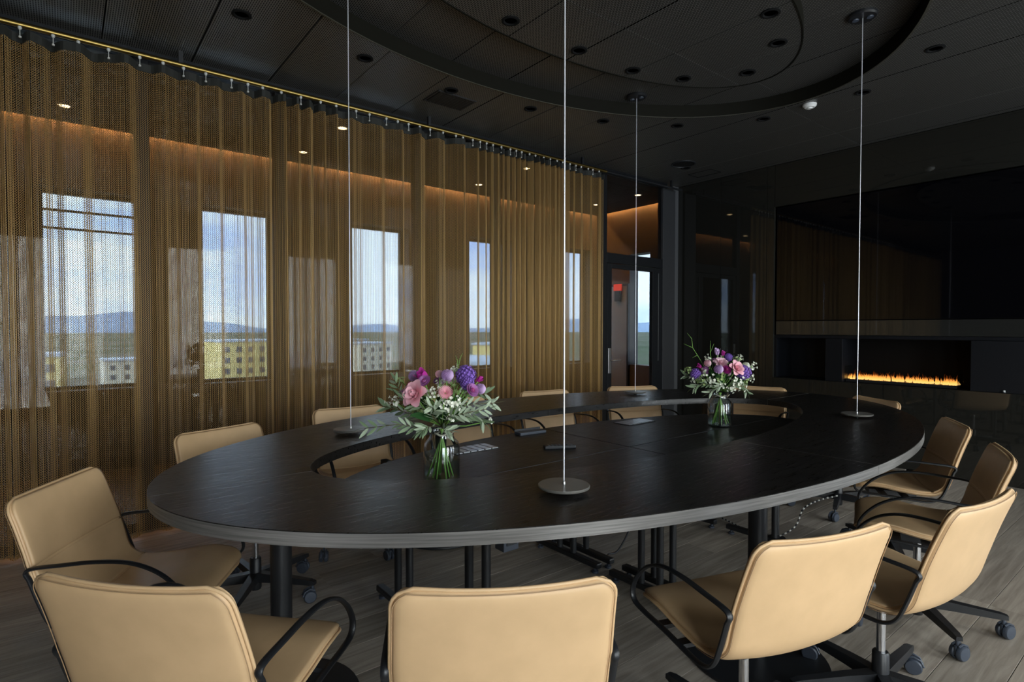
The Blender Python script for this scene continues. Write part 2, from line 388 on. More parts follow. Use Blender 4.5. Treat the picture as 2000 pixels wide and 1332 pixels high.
for k in range(11):
    y = -.14 + .028 * k
    MB().add([(-.1, y, -.001), (.1, y, -.001), (.1, y + .014, -.012), (-.1, y + .014, -.012), (-.1, y + .003, -.001), (.1, y + .003, -.001), (.1, y + .017, -.012), (-.1, y + .017, -.012)], [(0, 1, 2, 3), (4, 7, 6, 5), (0, 4, 5, 1), (2, 6, 7, 3), (0, 3, 7, 4), (1, 5, 6, 2)]).build('slat', M['black_metal'], e)
e = empty('ceiling_speaker', (-3.645, 5.215, HC)); tag(e, 'flat black round loudspeaker in the ceiling by the fireplace wall', 'loudspeaker')
MB().lathe([(.125, 0), (.125, -.007), (.114, -.009), (.112, -.004)], 32).build('rim', M['black_plastic'], e, smooth=35)
MB().lathe([(.112, -.004), (.0001, -.006)], 32).build('grille', M['black'], e, smooth=35)
e = empty('ceiling_hatch', (-3.72, 5.72, HC)); tag(e, 'small square access hatch outlined in the ceiling by the corner', 'hatch')
MB().box(-.15, .15, -.1, -.094, -.004, 0).box(-.15, .15, .094, .1, -.004, 0).box(-.15, -.144, -.094, .094, -.004, 0).box(.144, .15, -.094, .094, -.004, 0).build('hatch_frame', M['black'], e)
MB().box(-.14, .14, -.09, .09, -.001, 0).build('hatch_door', M['ceil'], e)

# ================================================================== FIREPLACE WALL  (front face at y = FY)
wb = empty('wall_back', (0, 0, 0)); tag(wb, 'dark glossy panelled wall with screen and ribbon fireplace', None, kind='structure')
def wp(name, x0, x1, z0, z1, m, y0=FY, th=.03, bevel=.002): return MB().box(x0 + .002, x1 - .002, y0, y0 + th, z0 + .002, z1 - .002).build(name, m, wb, bevel=bevel)
MB().box(GX - .1, RX + .1, FY + .42, FY + .50, 0, HC + .3).build('backing', M['black'], wb)
wp('wall_panel', -4.29, -3.708, 0, HC, M['bronze_glass']); wp('wall_panel', -3.708, -3.152, 0, HC, M['bronze_glass']); wp('wall_panel', -3.152, -3.066, 0, HC, M['bronze_glass'])
wp('wall_panel', -3.066, -.30, 2.60, HC, M['bronze_glass']); wp('wall_panel', -.30, RX, 2.60, HC, M['bronze_glass'])
for a, b_ in ((-3.066, -2.01), (-2.01, -.95), (-.95, .11), (.11, 1.80)): wp('wall_panel', a, b_, 0, .762, M['bronze_glass'])
wp('wall_panel', .11, RX, .762, 2.60, M['bronze_glass'])
wp('glass_strip', -3.06, .11, 1.222, 1.372, M['black_glass'], FY + .035)
# niche linings
MB().box(-3.066, .11, FY + .032, FY + .40, 1.19, 1.220).build('niche_soffit', M['niche'], wb)
MB().box(-3.066, .11, FY + .032, FY + .40, .735, .760).build('niche_floor', M['niche'], wb)
MB().box(-3.066, -3.046, FY + .032, FY + .40, .762, 1.188).build('niche_side', M['niche'], wb)
MB().box(-2.53, -2.37, FY + .004, FY + .40, .762, 1.188).build('niche_pier', M['niche'], wb, bevel=.002)
MB().box(-1.356, .11, FY + .004, FY + .06, .762, 1.188).build('niche_pier', M['niche'], wb, bevel=.002)
MB().box(-3.046, -2.532, FY + .36, FY + .40, .762, 1.188).build('niche_back', M['niche'], wb)
MB().box(-2.368, -1.358, FY + .37, FY + .40, .762, 1.188).build('niche_back', M['black'], wb)
tv = empty('wall_screen', (-1.48, FY + .035, 1.99)); tag(tv, 'very wide black glass screen above the ribbon fireplace', 'screen')
MB().box(-1.578, 1.588, 0, .03, -.614, .606).build('screen_glass', M['screen'], tv, bevel=.002)
MB().box(-1.582, 1.592, .03, .06, -.612, .600).build('housing', M['black_plastic'], tv)
# ribbon fire
fp = empty('ribbon_fireplace', (-1.91, FY + .14, .762)); tag(fp, 'low ribbon of orange flames burning in the black wall niche', 'fireplace')
MB().box(-.45, .45, -.075, .075, 0, .028).build('burner_tray', M['black_metal'], fp, bevel=.003)
MB().box(-.456, -.452, -.09, .09, 0, .16).build('glass_guard', M['pane_right'], fp); MB().box(.452, .456, -.09, .09, 0, .16).build('glass_guard', M['pane_right'], fp)
def flame_mat():
    m = bpy.data.materials.new('flame'); m.use_nodes = True; t = m.node_tree; t.nodes.clear()
    o = _n(t, 'ShaderNodeOutputMaterial'); em = _n(t, 'ShaderNodeEmission'); tr = _n(t, 'ShaderNodeBsdfTransparent'); mx = _n(t, 'ShaderNodeMixShader')
    tc = _n(t, 'ShaderNodeTexCoord'); sp = _n(t, 'ShaderNodeSeparateXYZ'); mr = _n(t, 'ShaderNodeMapRange'); mr.inputs['From Min'].default_value = .02; mr.inputs['From Max'].default_value = .085
    cr = _n(t, 'ShaderNodeValToRGB'); e = cr.color_ramp.elements
    e[0].color = (1.0, .62, .20, 1); e[1].position = 1; e[1].color = (.45, .09, .01, 1); e2 = e.new(.5); e2.color = (1.0, .42, .08, 1)
    al = _n(t, 'ShaderNodeValToRGB'); a = al.color_ramp.elements; a[0].color = (.9, .9, .9, 1); a[1].color = (.08, .08, .08, 1)
    L = t.links.new
    L(tc.outputs['Object'], sp.inputs[0]); L(sp.outputs['Z'], mr.inputs['Value']); L(mr.outputs[0], cr.inputs[0]); L(mr.outputs[0], al.inputs[0]); L(cr.outputs[0], em.inputs['Color']); em.inputs['Strength'].default_value = .6
    L(al.outputs[0], mx.inputs[0]); L(tr.outputs[0], mx.inputs[1]); L(em.outputs[0], mx.inputs[2]); L(mx.outputs[0], o.inputs[0]); return m
M['flame'] = flame_mat()
b = MB()
for k in range(330):
    x = random.uniform(-.44, .44); y = random.uniform(-.06, .06); h = random.uniform(.024, .07) * (1.0 if random.random() < .85 else 1.35); w = random.uniform(.004, .008); l1, l2 = random.uniform(-.012, .012), random.uniform(-.02, .02)
    b.tube([(x, y, .020 + random.uniform(-.004, .012)), (x + .2 * l1, y, .03 + .15 * h), (x + .6 * l1, y, .03 + .45 * h), (x + l1, y, .03 + .75 * h), (x + l1 + l2 * .5, y, .03 + h)], [w * .5, w, w * .8, w * .42, .0006], 6)
b.build('flames', M['flame'], fp, smooth=179, kind='stuff')
# small fittings on the niche edge
e = empty('gas_knob', (-1.13, FY - .012, .772)); tag(e, 'tiny pale knob on the niche edge right of the flames', 'knob')
MB().lathe([(.008, -.0), (.008, .012), (.005, .014), (.0001, .014)], 14).build('knob_cap', M['hook'], e, smooth=35); MB().lathe([(.012, -.008), (.012, .0)], 14).build('knob_base', M['black_plastic'], e, smooth=35)

# ================================================================== CORNER, DOOR AND GLASS PARTITION
tr = MB().box(-4.378, -4.292, FY - .10, FY + .03, 0, HC).build('trim_1', M['grey_trim'], bevel=.003); tag(tr, 'grey metal corner trim between glass door and fireplace wall', None, kind='structure')
part = empty('wall_partition', (0, 0, 0)); tag(part, 'glass partition with dark mullions behind the curtain', None, kind='structure')
mul = [.398 + .845 * k for k in range(-5, 2)] + [2.37, 3.20, 4.03, 4.67]
for y in mul: MB().box(GX - .045, GX + .03, y - .04, y + .04, .06, HC - .06).build('mullion', M['dark_frame'], part, bevel=.003)
MB().box(GX - .045, GX + .03, BY, 5.78, HC - .06, HC).build('head_rail', M['dark_frame'], part); MB().box(GX - .045, GX + .03, BY, 4.71, 0, .06).build('sill_rail', M['dark_frame'], part)
MB().box(GX - .045, GX + .03, 4.71, 5.70, 2.02, 2.13).build('transom', M['dark_frame'], part, bevel=.003)
MB().box(GX - .045, GX + .035, 5.70, FY - .10, 0, HC - .06).build('door_jamb', M['jamb'], part, bevel=.003)
edges = [BY] + mul
for a, b_ in zip(edges[:-1], edges[1:]):
    if b_ - .04 - (a + .04) > .1: MB().box(GX - .006, GX + .006, a + .04, b_ - .04, .06, HC - .06).build('pane', M['pane_left'], part)
MB().box(GX - .006, GX + .006, 4.71, 5.70, 2.13, HC - .06).build('pane', M['pane_left'], part)
dr = empty('door_1', (GX, 4.72, 0)); tag(dr, 'black framed glass door with silver handle beside the curtain', None, kind='structure')
MB().box(-.025, .025, 0, .075, .02, 2.012).build('stile', M['dark_frame'], dr, bevel=.002); MB().box(-.025, .025, .80, .975, .02, 2.012).build('stile', M['dark_frame'], dr, bevel=.002)
MB().box(-.025, .025, .075, .80, .02, .14).build('rail', M['dark_frame'], dr, bevel=.002); MB().box(-.025, .025, .075, .80, 1.965, 2.012).build('rail', M['dark_frame'], dr, bevel=.002)
MB().box(-.006, .006, .075, .80, .14, 1.965).build('pane', M['pane_left'], dr)
hp = MB().box(.026, .036, .015, .06, .79, 1.07).build('handle_plate', M['steel'], dr, bevel=.003)
MB().tube([(.036, .04, .935), (.075, .04, .935), (.085, .06, .935), (.085, .17, .935)], .009, 10).build('lever', M['steel'], hp, smooth=50)
MB().box(.028, .034, .895, .905, .9, 1.95).build('weather_strip', M['grey_trim'], dr)

# corridor outside the partition
ext = empty('wall_left', (0, 0, 0)); tag(ext, 'outer corridor wall with tall windows under an amber cove', None, kind='structure')
wins = [(-3.45, -2.75), (-1.75, -1.05), (-.17, .56), (1.08, 1.76), (2.62, 3.35), (4.25, 4.98), (5.90, 6.60)]
ed = [BY] + [q for w in wins for q in w] + [EY]
EXT = .28
for a, b_ in zip(ed[0::2], ed[1::2]):
    if b_ - a > .02: MB().box(EX - EXT, EX, a, b_, 0, 2.52).build('pier', M['bronze_wall'], ext)
MB().box(EX - EXT, EX, BY, EY, 2.52, 3.32).build('header', M['bronze_wall'], ext)
for n_, (a, b_) in enumerate(wins):
    MB().box(EX - EXT, EX, a, b_, 0, .74).build('parapet', M['bronze_wall'], ext)
    w = empty('window_%d' % (n_ + 1), (EX - .2, (a + b_) / 2, .74)); tag(w, 'tall window in the corridor wall, tint added to dim the sky', None, kind='structure')
    hw = (b_ - a) / 2; f = .03
    MB().box(-.03, .03, -hw, -hw + f, 0, 1.78).box(-.03, .03, hw - f, hw, 0, 1.78).box(-.03, .03, -hw + f, hw - f, 0, f).box(-.03, .03, -hw + f, hw - f, 1.78 - f, 1.78).build('window_frame', M['dark_frame'], w)
    MB().box(-.004, .004, -hw + f, hw - f, f, 1.78 - f).build('pane', M['pane_ext'], w)
    if n_ == 2: MB().box(-.024, .024, -hw + f, hw - f, 1.60, 1.615).box(-.024, .024, -hw + f, hw - f, 1.44, 1.455).build('transom_bar', M['dark_frame'], w)
cc = MB().box(EX + .13, GX - .05, BY, EY - .13, HC, HC + .06).build('ceiling_corridor', M['corr_ceiling']); tag(cc, 'dark corridor ceiling with small warm downlights', None, kind='structure')
ew = empty('wall_end', (0, 0, 0)); tag(ew, 'end wall of the corridor with a window and grey door', None, kind='structure')
MB().box(EX, -5.62, EY, EY + .2, 0, 3.32).build('wall_part', M['bronze_wall'], ew); MB().box(-5.24, GX + .1, EY, EY + .2, 0, 3.32).build('wall_part', M['bronze_wall'], ew)
MB().box(-5.62, -5.24, EY, EY + .2, 0, .74).build('wall_part', M['bronze_wall'], ew); MB().box(-5.62, -5.24, EY, EY + .2, 2.40, 3.32).build('wall_part', M['bronze_wall'], ew)
MB().box(-5.62, -5.24, EY + .12, EY + .128, .74, 2.40).build('pane', M['pane_ext'], ew)
M['grey_door'] = mat('grey_lacquer', (.22, .24, .25), .35)
d2 = empty('door_2', (-5.86, EY - .012, 0)); tag(d2, 'plain grey corridor door under a red sign', None, kind='structure')
MB().box(-.22, .22, -.02, .01, 0, 1.93).build('leaf', M['grey_door'], d2, bevel=.003); MB().box(-.25, -.22, -.03, .01, 0, 1.96).box(.22, .25, -.03, .01, 0, 1.96).box(-.22, .22, -.03, .01, 1.93, 1.96).build('frame', M['dark_frame'], d2)
sg = empty('wall_sign', (-5.80, EY - .06, 1.76)); tag(sg, 'small red sign over a black box seen through the glass door', 'sign')
MB().box(-.075, .075, -.012, .012, .10, .20).build('sign_face', mat('red_sign', (.85, .05, .02), .4, emit=(1, .08, .03), estr=.25), sg, bevel=.003); MB().box(-.05, .05, -.02, .012, -.06, .10).build('black_box', M['black_plastic'], sg, bevel=.003)
sd = MB().box(GX - .06, GX + .06, FY + .1, EY + .05, 0, 3.3).build('wall_corner', M['dark_wall']); tag(sd, 'dark wall stub beyond the corner trim', None, kind='structure')
# amber cove light: LED strip up in the slot between corridor ceiling and wall
cv = empty('cove_light', (EX + .04, 1.4, 3.15)); tag(cv, 'amber light strip in the cove along the corridor windows', 'light strip')
MB().box(-.012, .012, -5.1, 5.1, 0, .008).build('led_strip', M['led'], cv); MB().box(-.02, .02, -5.1, 5.1, .008, .02).build('profile', M['dark_frame'], cv)
MB().box(EX + .13, EX + .15, BY, EY - .13, HC, 3.3).build('cove_lip', M['corr_ceiling'], cc)
cv2 = empty('cove_light', (-5.3, EY - .04, 3.15)); tag(cv2, 'amber light strip in the cove above the corridor end wall', 'light strip')
MB().box(-.95, .95, -.012, .012, 0, .008).build('led_strip', M['led'], cv2); MB().box(-.95, .95, -.02, .02, .008, .02).build('profile', M['dark_frame'], cv2)
MB().box(EX + .15, GX - .05, EY - .15, EY - .13, HC, 3.3).build('cove_lip', M['corr_ceiling'], cc)
me_b = MB().lathe([(.055, 0), (.055, -.006), (.04, -.008), (.04, .0)], 20).mesh('bezel', 40); me_b.materials.append(M['steel'])
me_f = MB().lathe([(.04, -.002), (.0001, -.003)], 20).mesh('lamp_face', 40); me_f.materials.append(M['lamp_face'])
cs = [((-5.71, .02), 'nearest the left edge of the picture'), ((-4.84, 1.93), 'behind the left hanging wire'), ((-5.74, 1.885), 'by the second tall window'), ((-4.81, 3.997), 'behind the gathered part of the curtain'), ((-4.855, 5.95), 'seen clear through the glass above the door'), ((-5.71, 3.995), 'small and faint in the middle of the curtain'), ((-5.60, 5.95), 'at the curtain edge beside the door')]
for (x, y), w in cs:
    e = empty('corridor_downlight', (x, y, HC)); tag(e, 'glowing warm downlight in the corridor ceiling ' + w, 'downlight', 'glowing corridor downlights'); inst('bezel', me_b, e); inst('lamp_face', me_f, e)

# ================================================================== OTHER WALLS (out of frame; they hold the daylight windows)
wr = empty('wall_right', (0, 0, 0)); tag(wr, 'window wall on the camera side of the room', None, kind='structure')
rw = [(-.85, .50), (1.27, 2.24), (3.13, 4.09), (4.95, 5.90)]
ed = [BY] + [q for w in rw for q in w] + [FY + .4]
for a, b_ in zip(ed[0::2], ed[1::2]): MB().box(RX, RX + .25, a, b_, 0, 2.62).build('pier', M['light_wall'], wr)
MB().box(RX, RX + .25, BY, FY + .4, 2.62, 3.36).build('header', M['light_wall'], wr)
for n_, (a, b_) in enumerate(rw):
    w = empty('window_%d' % (n_ + 11), (RX + .12, (a + b_) / 2, .12)); tag(w, 'tall clear window in the wall beside the camera', None, kind='structure')
    MB().box(RX, RX + .25, a, b_, 0, .12).build('parapet', M['light_wall'], wr); hw = (b_ - a) / 2; f = .04
    MB().box(-.03, .03, -hw, -hw + f, 0, 2.5).box(-.03, .03, hw - f, hw, 0, 2.5).box(-.03, .03, -hw + f, hw - f, 0, f).box(-.03, .03, -hw + f, hw - f, 2.5 - f, 2.5).build('window_frame', M['dark_frame'], w)
    MB().box(-.004, .004, -hw + f, hw - f, f, 2.5 - f).build('pane', M['pane_right'], w)
    pl = bpy.data.lights.new('window_portal', 'AREA'); po = bpy.data.objects.new('window_portal', pl); COL.objects.link(po)
    pl.shape = 'RECTANGLE'; pl.size = 2.5; pl.size_y = b_ - a; pl.cycles.is_portal = True; po.location = (RX + .27, (a + b_) / 2, 1.37); po.rotation_euler = (0, R(90), 0)
wk = MB().box(-6.4, RX + .25, BY - .2, BY, 0, 3.36).build('wall_rear', M['dark_wall']); tag(wk, 'dark rear wall behind the camera', None, kind='structure')

# ================================================================== CONFERENCE TABLE (oval ring in four segments)
tb = empty('conference_table', (TC[0], TC[1], 0)); tag(tb, 'large black oak oval ring table with open centre', 'table')
def seg_mesh(q):
    """quarter q of the ring; local to the table centre"""
    n = 40; a0, a1 = q * PI / 2, (q + 1) * PI / 2; gap = .0012
    ox, oy = IC[0] - TC[0], IC[1] - TC[1]; outer, inner = [], []
    sx = 1 if q in (0, 3) else -1; sy = 1 if q in (0, 1) else -1
    fix = lambda x, y: (sx * max(sx * x, gap), sy * max(sy * y, gap))
    for k in range(n + 1):
        a = a0 + (a1 - a0) * k / n; c, s_ = math.cos(a), math.sin(a)
        outer.append(fix(TA * c, TB * s_))
    # inner oval cut by the seam cross (its centre is slightly off)
    for k in range(n + 1):
        a = a0 + (a1 - a0) * k / n
        c, s_ = math.cos(a), math.sin(a); x, y = ox + IA * c, oy + IB * s_
        if k in (0, n):
            if abs(c) > .5: y = 0; x = ox + math.copysign(IA * math.sqrt(1 - (oy / IB) ** 2), c)
            else: x = 0; y = oy + math.copysign(IB * math.sqrt(1 - (ox / IA) ** 2), s_)
        inner.append(fix(x, y))
    b = MB(); m = n + 1; c = .002; z0, z1 = TZ - .04, TZ
    def off(p, d, ctr):   # inset for the chamfer
        v = Vector((p[0] - ctr[0], p[1] - ctr[1])); l = v.length; v *= (l + d) / l; return (v.x + ctr[0], v.y + ctr[1])
    rows = [[(*p, z0) for p in outer], [(*p, z1 - c) for p in outer], [(*off(p, -c, (0, 0)), z1) for p in outer], [(*off(p, c, (ox, oy)), z1) for p in inner], [(*p, z1 - c) for p in inner], [(*p, z0) for p in inner]]
    vs = [v for r_ in rows for v in r_]; fs = []; nr = len(rows); mi = []
    for r_ in range(nr):
        r2 = (r_ + 1) % nr
        for k in range(n): fs.append((r_ * m + k, r_ * m + k + 1, r2 * m + k + 1, r2 * m + k)); mi.append(1 if r_ == 0 else 0)
    fs.append(tuple(r_ * m for r_ in range(nr))); fs.append(tuple(r_ * m + n for r_ in range(nr - 1, -1, -1))); mi += [1, 1]
    b.add(vs, fs); me = b.mesh('tabletop_segment', 35)
    for p, i_ in zip(me.polygons, mi): p.material_index = i_
    return me
for q in range(4):
    me = seg_mesh(q); me.materials.append(M['oak_y']); me.materials.append(M['oak_edge'])
    inst('tabletop_segment', me, tb)
for (x, y) in ((-2.0, .57), (-1.13, 2.12), (-2.55, 4.30), (-3.05, 1.84)):
    lx, ly = x - TC[0], y - TC[1]
    c = MB().lathe([(.035, .012), (.035, TZ - .05), (.09, TZ - .048), (.09, TZ - .0405), (.0001, TZ - .0405)], 28, (lx, ly, 0)).build('column', M['black_metal'], tb, smooth=35)
    MB().lathe([(.0001, 0), (.26, 0), (.262, .004), (.258, .012), (.06, .016), (.0001, .016)], 48, (lx, ly, 0)).build('base_disc', M['black_metal'], c, smooth=35)
# under-table power box on the ring
e = empty('power_box', (-1.42, 1.10, .592)); tag(e, 'small dark power box hanging under the near table edge', 'power box')
MB().box(-.025, .025, -.03, .03, 0, .106).build('housing', M['caster'], e, bevel=.004); MB().box(.0255, .028, -.02, .02, .02, .06).build('socket', M['black_plastic'], e)

# inner folding tables: four quarter ovals a little lower than the ring
FC = (-1.86, 2.22); FA, FB = .66, 1.53; FZ = .700
def quarter_poly(q, gap=.003, n=24):
    pts = []; a0 = q * PI / 2
    sx = 1 if q in (0, 3) else -1; sy = 1 if q in (0, 1) else -1
    pts.append((FC[0] + sx * gap, FC[1] + sy * gap))
    for k in range(n + 1):
        a = a0 + PI / 2 * k / n; x, y = FA * math.cos(a), FB * math.sin(a)
        pts.append((FC[0] + sx * max(sx * x, gap), FC[1] + sy * max(sy * y, gap)))
    return pts
names = {0: 'far window side', 1: 'far curtain side', 2: 'near curtain side', 3: 'near window side'}
for q in range(4):
    sx = 1 if q in (0, 3) else -1; sy = 1 if q in (0, 1) else -1
    t = empty('folding_table', (FC[0] + sx * .3, FC[1] + sy * .55, 0)); o = t.location
    tag(t, 'black quarter-oval folding table inside the ring, ' + names[q], 'table', 'quarter folding tables in the ring')
    poly = [(x - o.x, y - o.y) for x, y in quarter_poly(q)]
    MB().prism(poly, FZ - .025, FZ).build('tabletop', M['inner_top'], t, bevel=.002)
    x0, x1 = ((-2.53, -2.03) if sx < 0 else (-1.95, -1.45))
    xc = (x0 + x1) / 2
    for y in ((2.29, 3.28) if sy > 0 else (2.19, 1.18)):
        f = MB().box(x0 - o.x, x1 - o.x, y - .02 - o.y, y + .02 - o.y, .028, .058).build('foot_bar', M['black_metal'], t, bevel=.006)
        for xe in (x0 + .03, x1 - .03): MB().lathe([(.018, 0), (.018, .012), (.008, .014), (.008, .028)], 14, (xe - o.x, y - o.y, 0)).build('levelling_foot', M['caster'], f, smooth=35)
        MB().box(xc - .2 - o.x, xc + .2 - o.x, y - .015 - o.y, y + .015 - o.y, FZ - .05, FZ - .0255).build('top_bar', M['black_metal'], t)
        for dx in (-.055, .055): MB().lathe([(.017, .058), (.017, FZ - .05)], 16, (xc + dx - o.x, y - o.y, 0)).build('post', M['black_metal'], t, smooth=35)

# ================================================================== CHAIRS
def catmull(P, n):
    P = [np.array(q, float) for q in P]; P = [2 * P[0] - P[1]] + P + [2 * P[-1] - P[-2]]; out = []
    for i in range(1, len(P) - 2):
        for k in range(n):
            t = k / n; a, b, c, d = P[i - 1], P[i], P[i + 1], P[i + 2]
            out.append(.5 * ((2 * b) + (-a + c) * t + (2 * a - 5 * b + 4 * c - d) * t * t + (-a + 3 * b - 3 * c + d) * t ** 3))
    out.append(P[-2]); return np.array(out)
PROF = catmull([(.235, .425), (.205, .448), (.12, .458), (.02, .442), (-.08, .426), (-.15, .430), (-.200, .470), (-.226, .540), (-.250, .63), (-.274, .71), (-.300, .785)], 12)
_d = np.r_[0, np.cumsum(np.hypot(*np.diff(PROF, axis=0).T))]; PL = _d[-1]
def prof(s):
    s = np.clip(s, 0, PL); y = np.interp(s, _d, PROF[:, 0]); z = np.interp(s, _d, PROF[:, 1])
    e = .004; ty = np.interp(np.clip(s + e, 0, PL), _d, PROF[:, 0]) - np.interp(np.clip(s - e, 0, PL), _d, PROF[:, 0]); tz = np.interp(np.clip(s + e, 0, PL), _d, PROF[:, 1]) - np.interp(np.clip(s - e, 0, PL), _d, PROF[:, 1])
    l = np.hypot(ty, tz); return y, z, tz / l, -ty / l          # normal to the sitter's side: (tz,-ty)
def halfw(s):
    w = np.interp(s / PL, [0, .15, .40, .55, .75, 1.0], [.215, .232, .236, .232, .236, .228])
    r0, r1 = .07, .045
    d = np.clip(s, 0, r0); w = w - r0 + np.sqrt(np.maximum(r0 ** 2 - (r0 - d) ** 2, 0))
    d = np.clip(PL - s, 0, r1); w = w - r1 + np.sqrt(np.maximum(r1 ** 2 - (r1 - d) ** 2, 0))
    return w
def cup(s, u): return np.interp(s / PL, [0, .3, .52, .7, 1], [.002, .008, .022, .026, .016]) * u * u
def shell_point(s, u, off):
    y, z, ny, nz = prof(s); c = cup(s, u) + off; return np.stack(np.broadcast_arrays(halfw(s) * u, y + ny * c, z + nz * c), -1)
def lens(name, s0, s1, umax, th, base, mtl, nv=40, nu=22, pw_=6):
    """closed cushion following the shell between s0..s1, centred at offset base"""
    tv_ = (1 - np.cos(np.linspace(0, PI, nv))) / 2; tu = -np.cos(np.linspace(0, PI, nu))
    tv_ = .5 * tv_ + .5 * np.linspace(0, 1, nv); tu = .45 * tu + .55 * np.linspace(-1, 1, nu)
    s = s0 + (s1 - s0) * tv_; U, SS = np.meshgrid(tu * umax, s); q = np.meshgrid(tu, 2 * tv_ - 1)
    t = th / 2 * np.maximum(1 - np.abs(q[0]) ** pw_, 0) ** .5 * np.maximum(1 - np.abs(q[1]) ** (pw_ * 2), 0) ** .5
    A = shell_point(SS, U, base + t).reshape(-1, 3); B = shell_point(SS, U, base - t).reshape(-1, 3)
    b = MB(); N = nv * nu; fs = []
    for i in range(nv - 1):
        for k in range(nu - 1):
            a = i * nu + k; fs.append((a, a + 1, a + nu + 1, a + nu)); fs.append((N + a, N + a + nu, N + a + nu + 1, N + a + 1))
    b.add(np.vstack([A, B]), fs); me = b.mesh(name)
    bm = bmesh.new(); bm.from_mesh(me); bmesh.ops.remove_doubles(bm, verts=bm.verts, dist=.00012); bmesh.ops.recalc_face_normals(bm, faces=bm.faces); bm.to_mesh(me); bm.free()
    me.polygons.foreach_set('use_smooth', [True] * len(me.polygons)); me.materials.append(mtl); return me
CH = {}
CH['seat_shell'] = lens('seat_shell', 0, PL, 1.0, .026, 0.0, M['leather'], 60, 26, 18)
CH['seat_pad'] = lens('seat_pad', .006, PL * .47, .985, .014, .0105, M['leather'], 40, 22, 8)
CH['lumbar_pad'] = lens('lumbar_pad', PL * .475, PL * .735, .985, .012, .0105, M['leather'], 26, 22, 8)
CH['backrest_pad'] = lens('backrest_pad', PL * .738, PL - .005, .985, .014, .0105, M['leather'], 26, 22, 8)
_s = np.linspace(0, PL, 70)
_u = np.linspace(1, -1, 24)
edge = np.vstack([shell_point(_s, np.ones(70), .0), shell_point(np.full(24, PL), _u, .0), shell_point(_s[::-1], -np.ones(70), .0), shell_point(np.zeros(24), -_u, .0)])
keep = [edge[0]]
for q in edge[1:]:
    if np.linalg.norm(q - keep[-1]) > .004: keep.append(q)
me = MB().tube(keep, .0042, 6, closed=True).mesh('piping', 179); me.materials.append(M['leather']); CH['piping'] = me
def seam_line(off, inset):
    pts = []
    s = np.linspace(PL * .40, PL - inset, 50)
    A = shell_point(s, np.full(50, .982), off); B = shell_point(s[::-1], np.full(50, -.982), off)
    C_ = shell_point(np.full(12, PL * .40), np.linspace(-.93, .93, 12), off)
    T_ = shell_point(np.full(16, PL - inset), np.linspace(.955, -.955, 16), off); return np.vstack([A, T_, B, C_])
me = MB().tube(seam_line(-.0105, .004), .0011, 5, closed=True).mesh('back_seam', 179); me.materials.append(M['seam']); CH['back_seam'] = me
ARM = catmull([(-.208, .566), (-.217, .586), (-.197, .598), (-.12, .604), (-.03, .609), (.06, .602), (.135, .572), (.190, .524), (.222, .470), (.214, .434), (.165, .422), (.05, .416), (-.07, .405), (-.125, .410), (-.158, .436), (-.182, .490), (-.208, .566)], 5)[:-1]
def arm_mesh(sx):
    b = MB(); vs = []; n = len(ARM)
    for i_ in range(n):
        p = ARM[i_]; t = ARM[(i_ + 1) % n] - ARM[i_ - 1]; t /= np.hypot(*t); nr = np.array([-t[1], t[0]])
        flare = .004 * max(0, (p[1] - .44) / .2)
        for k in range(8):
            a = 2 * PI * k / 8 + PI / 8; c, s_ = math.cos(a), math.sin(a); w, h = .0095, .0058
            vs.append((sx * (.2435 + flare + c * w), p[0] + nr[0] * s_ * h, p[1] + nr[1] * s_ * h))
    fs = [(i_ * 8 + k, i_ * 8 + (k + 1) % 8, ((i_ + 1) % n) * 8 + (k + 1) % 8, ((i_ + 1) % n) * 8 + k) for i_ in range(n) for k in range(8)]
    b.add(vs, fs); me = b.mesh('armrest', 50); me.materials.append(M['black_metal']); return me
CH['armrest_r'] = arm_mesh(1); CH['armrest_l'] = arm_mesh(-1)
me = MB().box(-.24, .24, -.03, .0, .405, .417).box(-.24, .24, .07, .10, .408, .420).box(-.085, .085, -.09, .13, .375, .408).lathe([(.03, .355), (.04, .376)], 18).mesh('tilt_mechanism'); me.materials.append(M['black_plastic']); CH['tilt_mechanism'] = me
me = MB().tube([(.06, .02, .392), (.16, .02, .388), (.22, .015, .380)], [.006, .006, .009], 8).mesh('lever', 50); me.materials.append(M['black_plastic']); CH['lever'] = me
me = MB().lathe([(.0145, .15), (.0145, .37)], 20).mesh('gas_lift', 40); me.materials.append(M['chrome']); CH['gas_lift'] = me
me = MB().lathe([(.0001, .035), (.024, .035), (.027, .045), (.026, .185), (.022, .19), (.0146, .19)], 24).mesh('column_sleeve', 40); me.materials.append(M['black_metal']); CH['column_sleeve'] = me
b = MB(); L0, L1 = .02, .315
sec = lambda r_, w, h, zc: [(-w, r_, zc - h), (w, r_, zc - h), (w * .9, r_, zc + h), (-w * .9, r_, zc + h)]
A_ = [sec(L0, .021, .022, .098), sec(.12, .019, .018, .098), sec(.29, .015, .012, .092), sec(L1, .012, .008, .09)]
vs = [p for s_ in A_ for p in s_]; fs = [(i_ * 4 + k, i_ * 4 + (k + 1) % 4, i_ * 4 + 4 + (k + 1) % 4, i_ * 4 + 4 + k) for i_ in range(3) for k in range(4)] + [(3, 2, 1, 0), (12, 13, 14, 15)]
me = b.add(vs, fs).mesh('leg'); me.materials.append(M['black_metal']); CH['leg'] = me
b = MB().lathe([(.006, .045), (.006, .085)], 10)
for sx in (-1, 1): b.lathe([(.0001, sx * .004), (.026, sx * .004), (.0295, sx * .008), (.0295, sx * .018), (.025, sx * .0235), (.012, sx * .0245), (.0001, sx * .0245)], 22, (0, -.012, .0295), 'x')
b.box(-.0035, .0035, -.03, .012, .022, .058)
b.tube([(-.013, -.045, .034), (-.013, -.034, .056), (-.013, -.012, .065), (-.013, .010, .058)], .004, 6).tube([(.013, -.045, .034), (.013, -.034, .056), (.013, -.012, .065), (.013, .010, .058)], .004, 6)
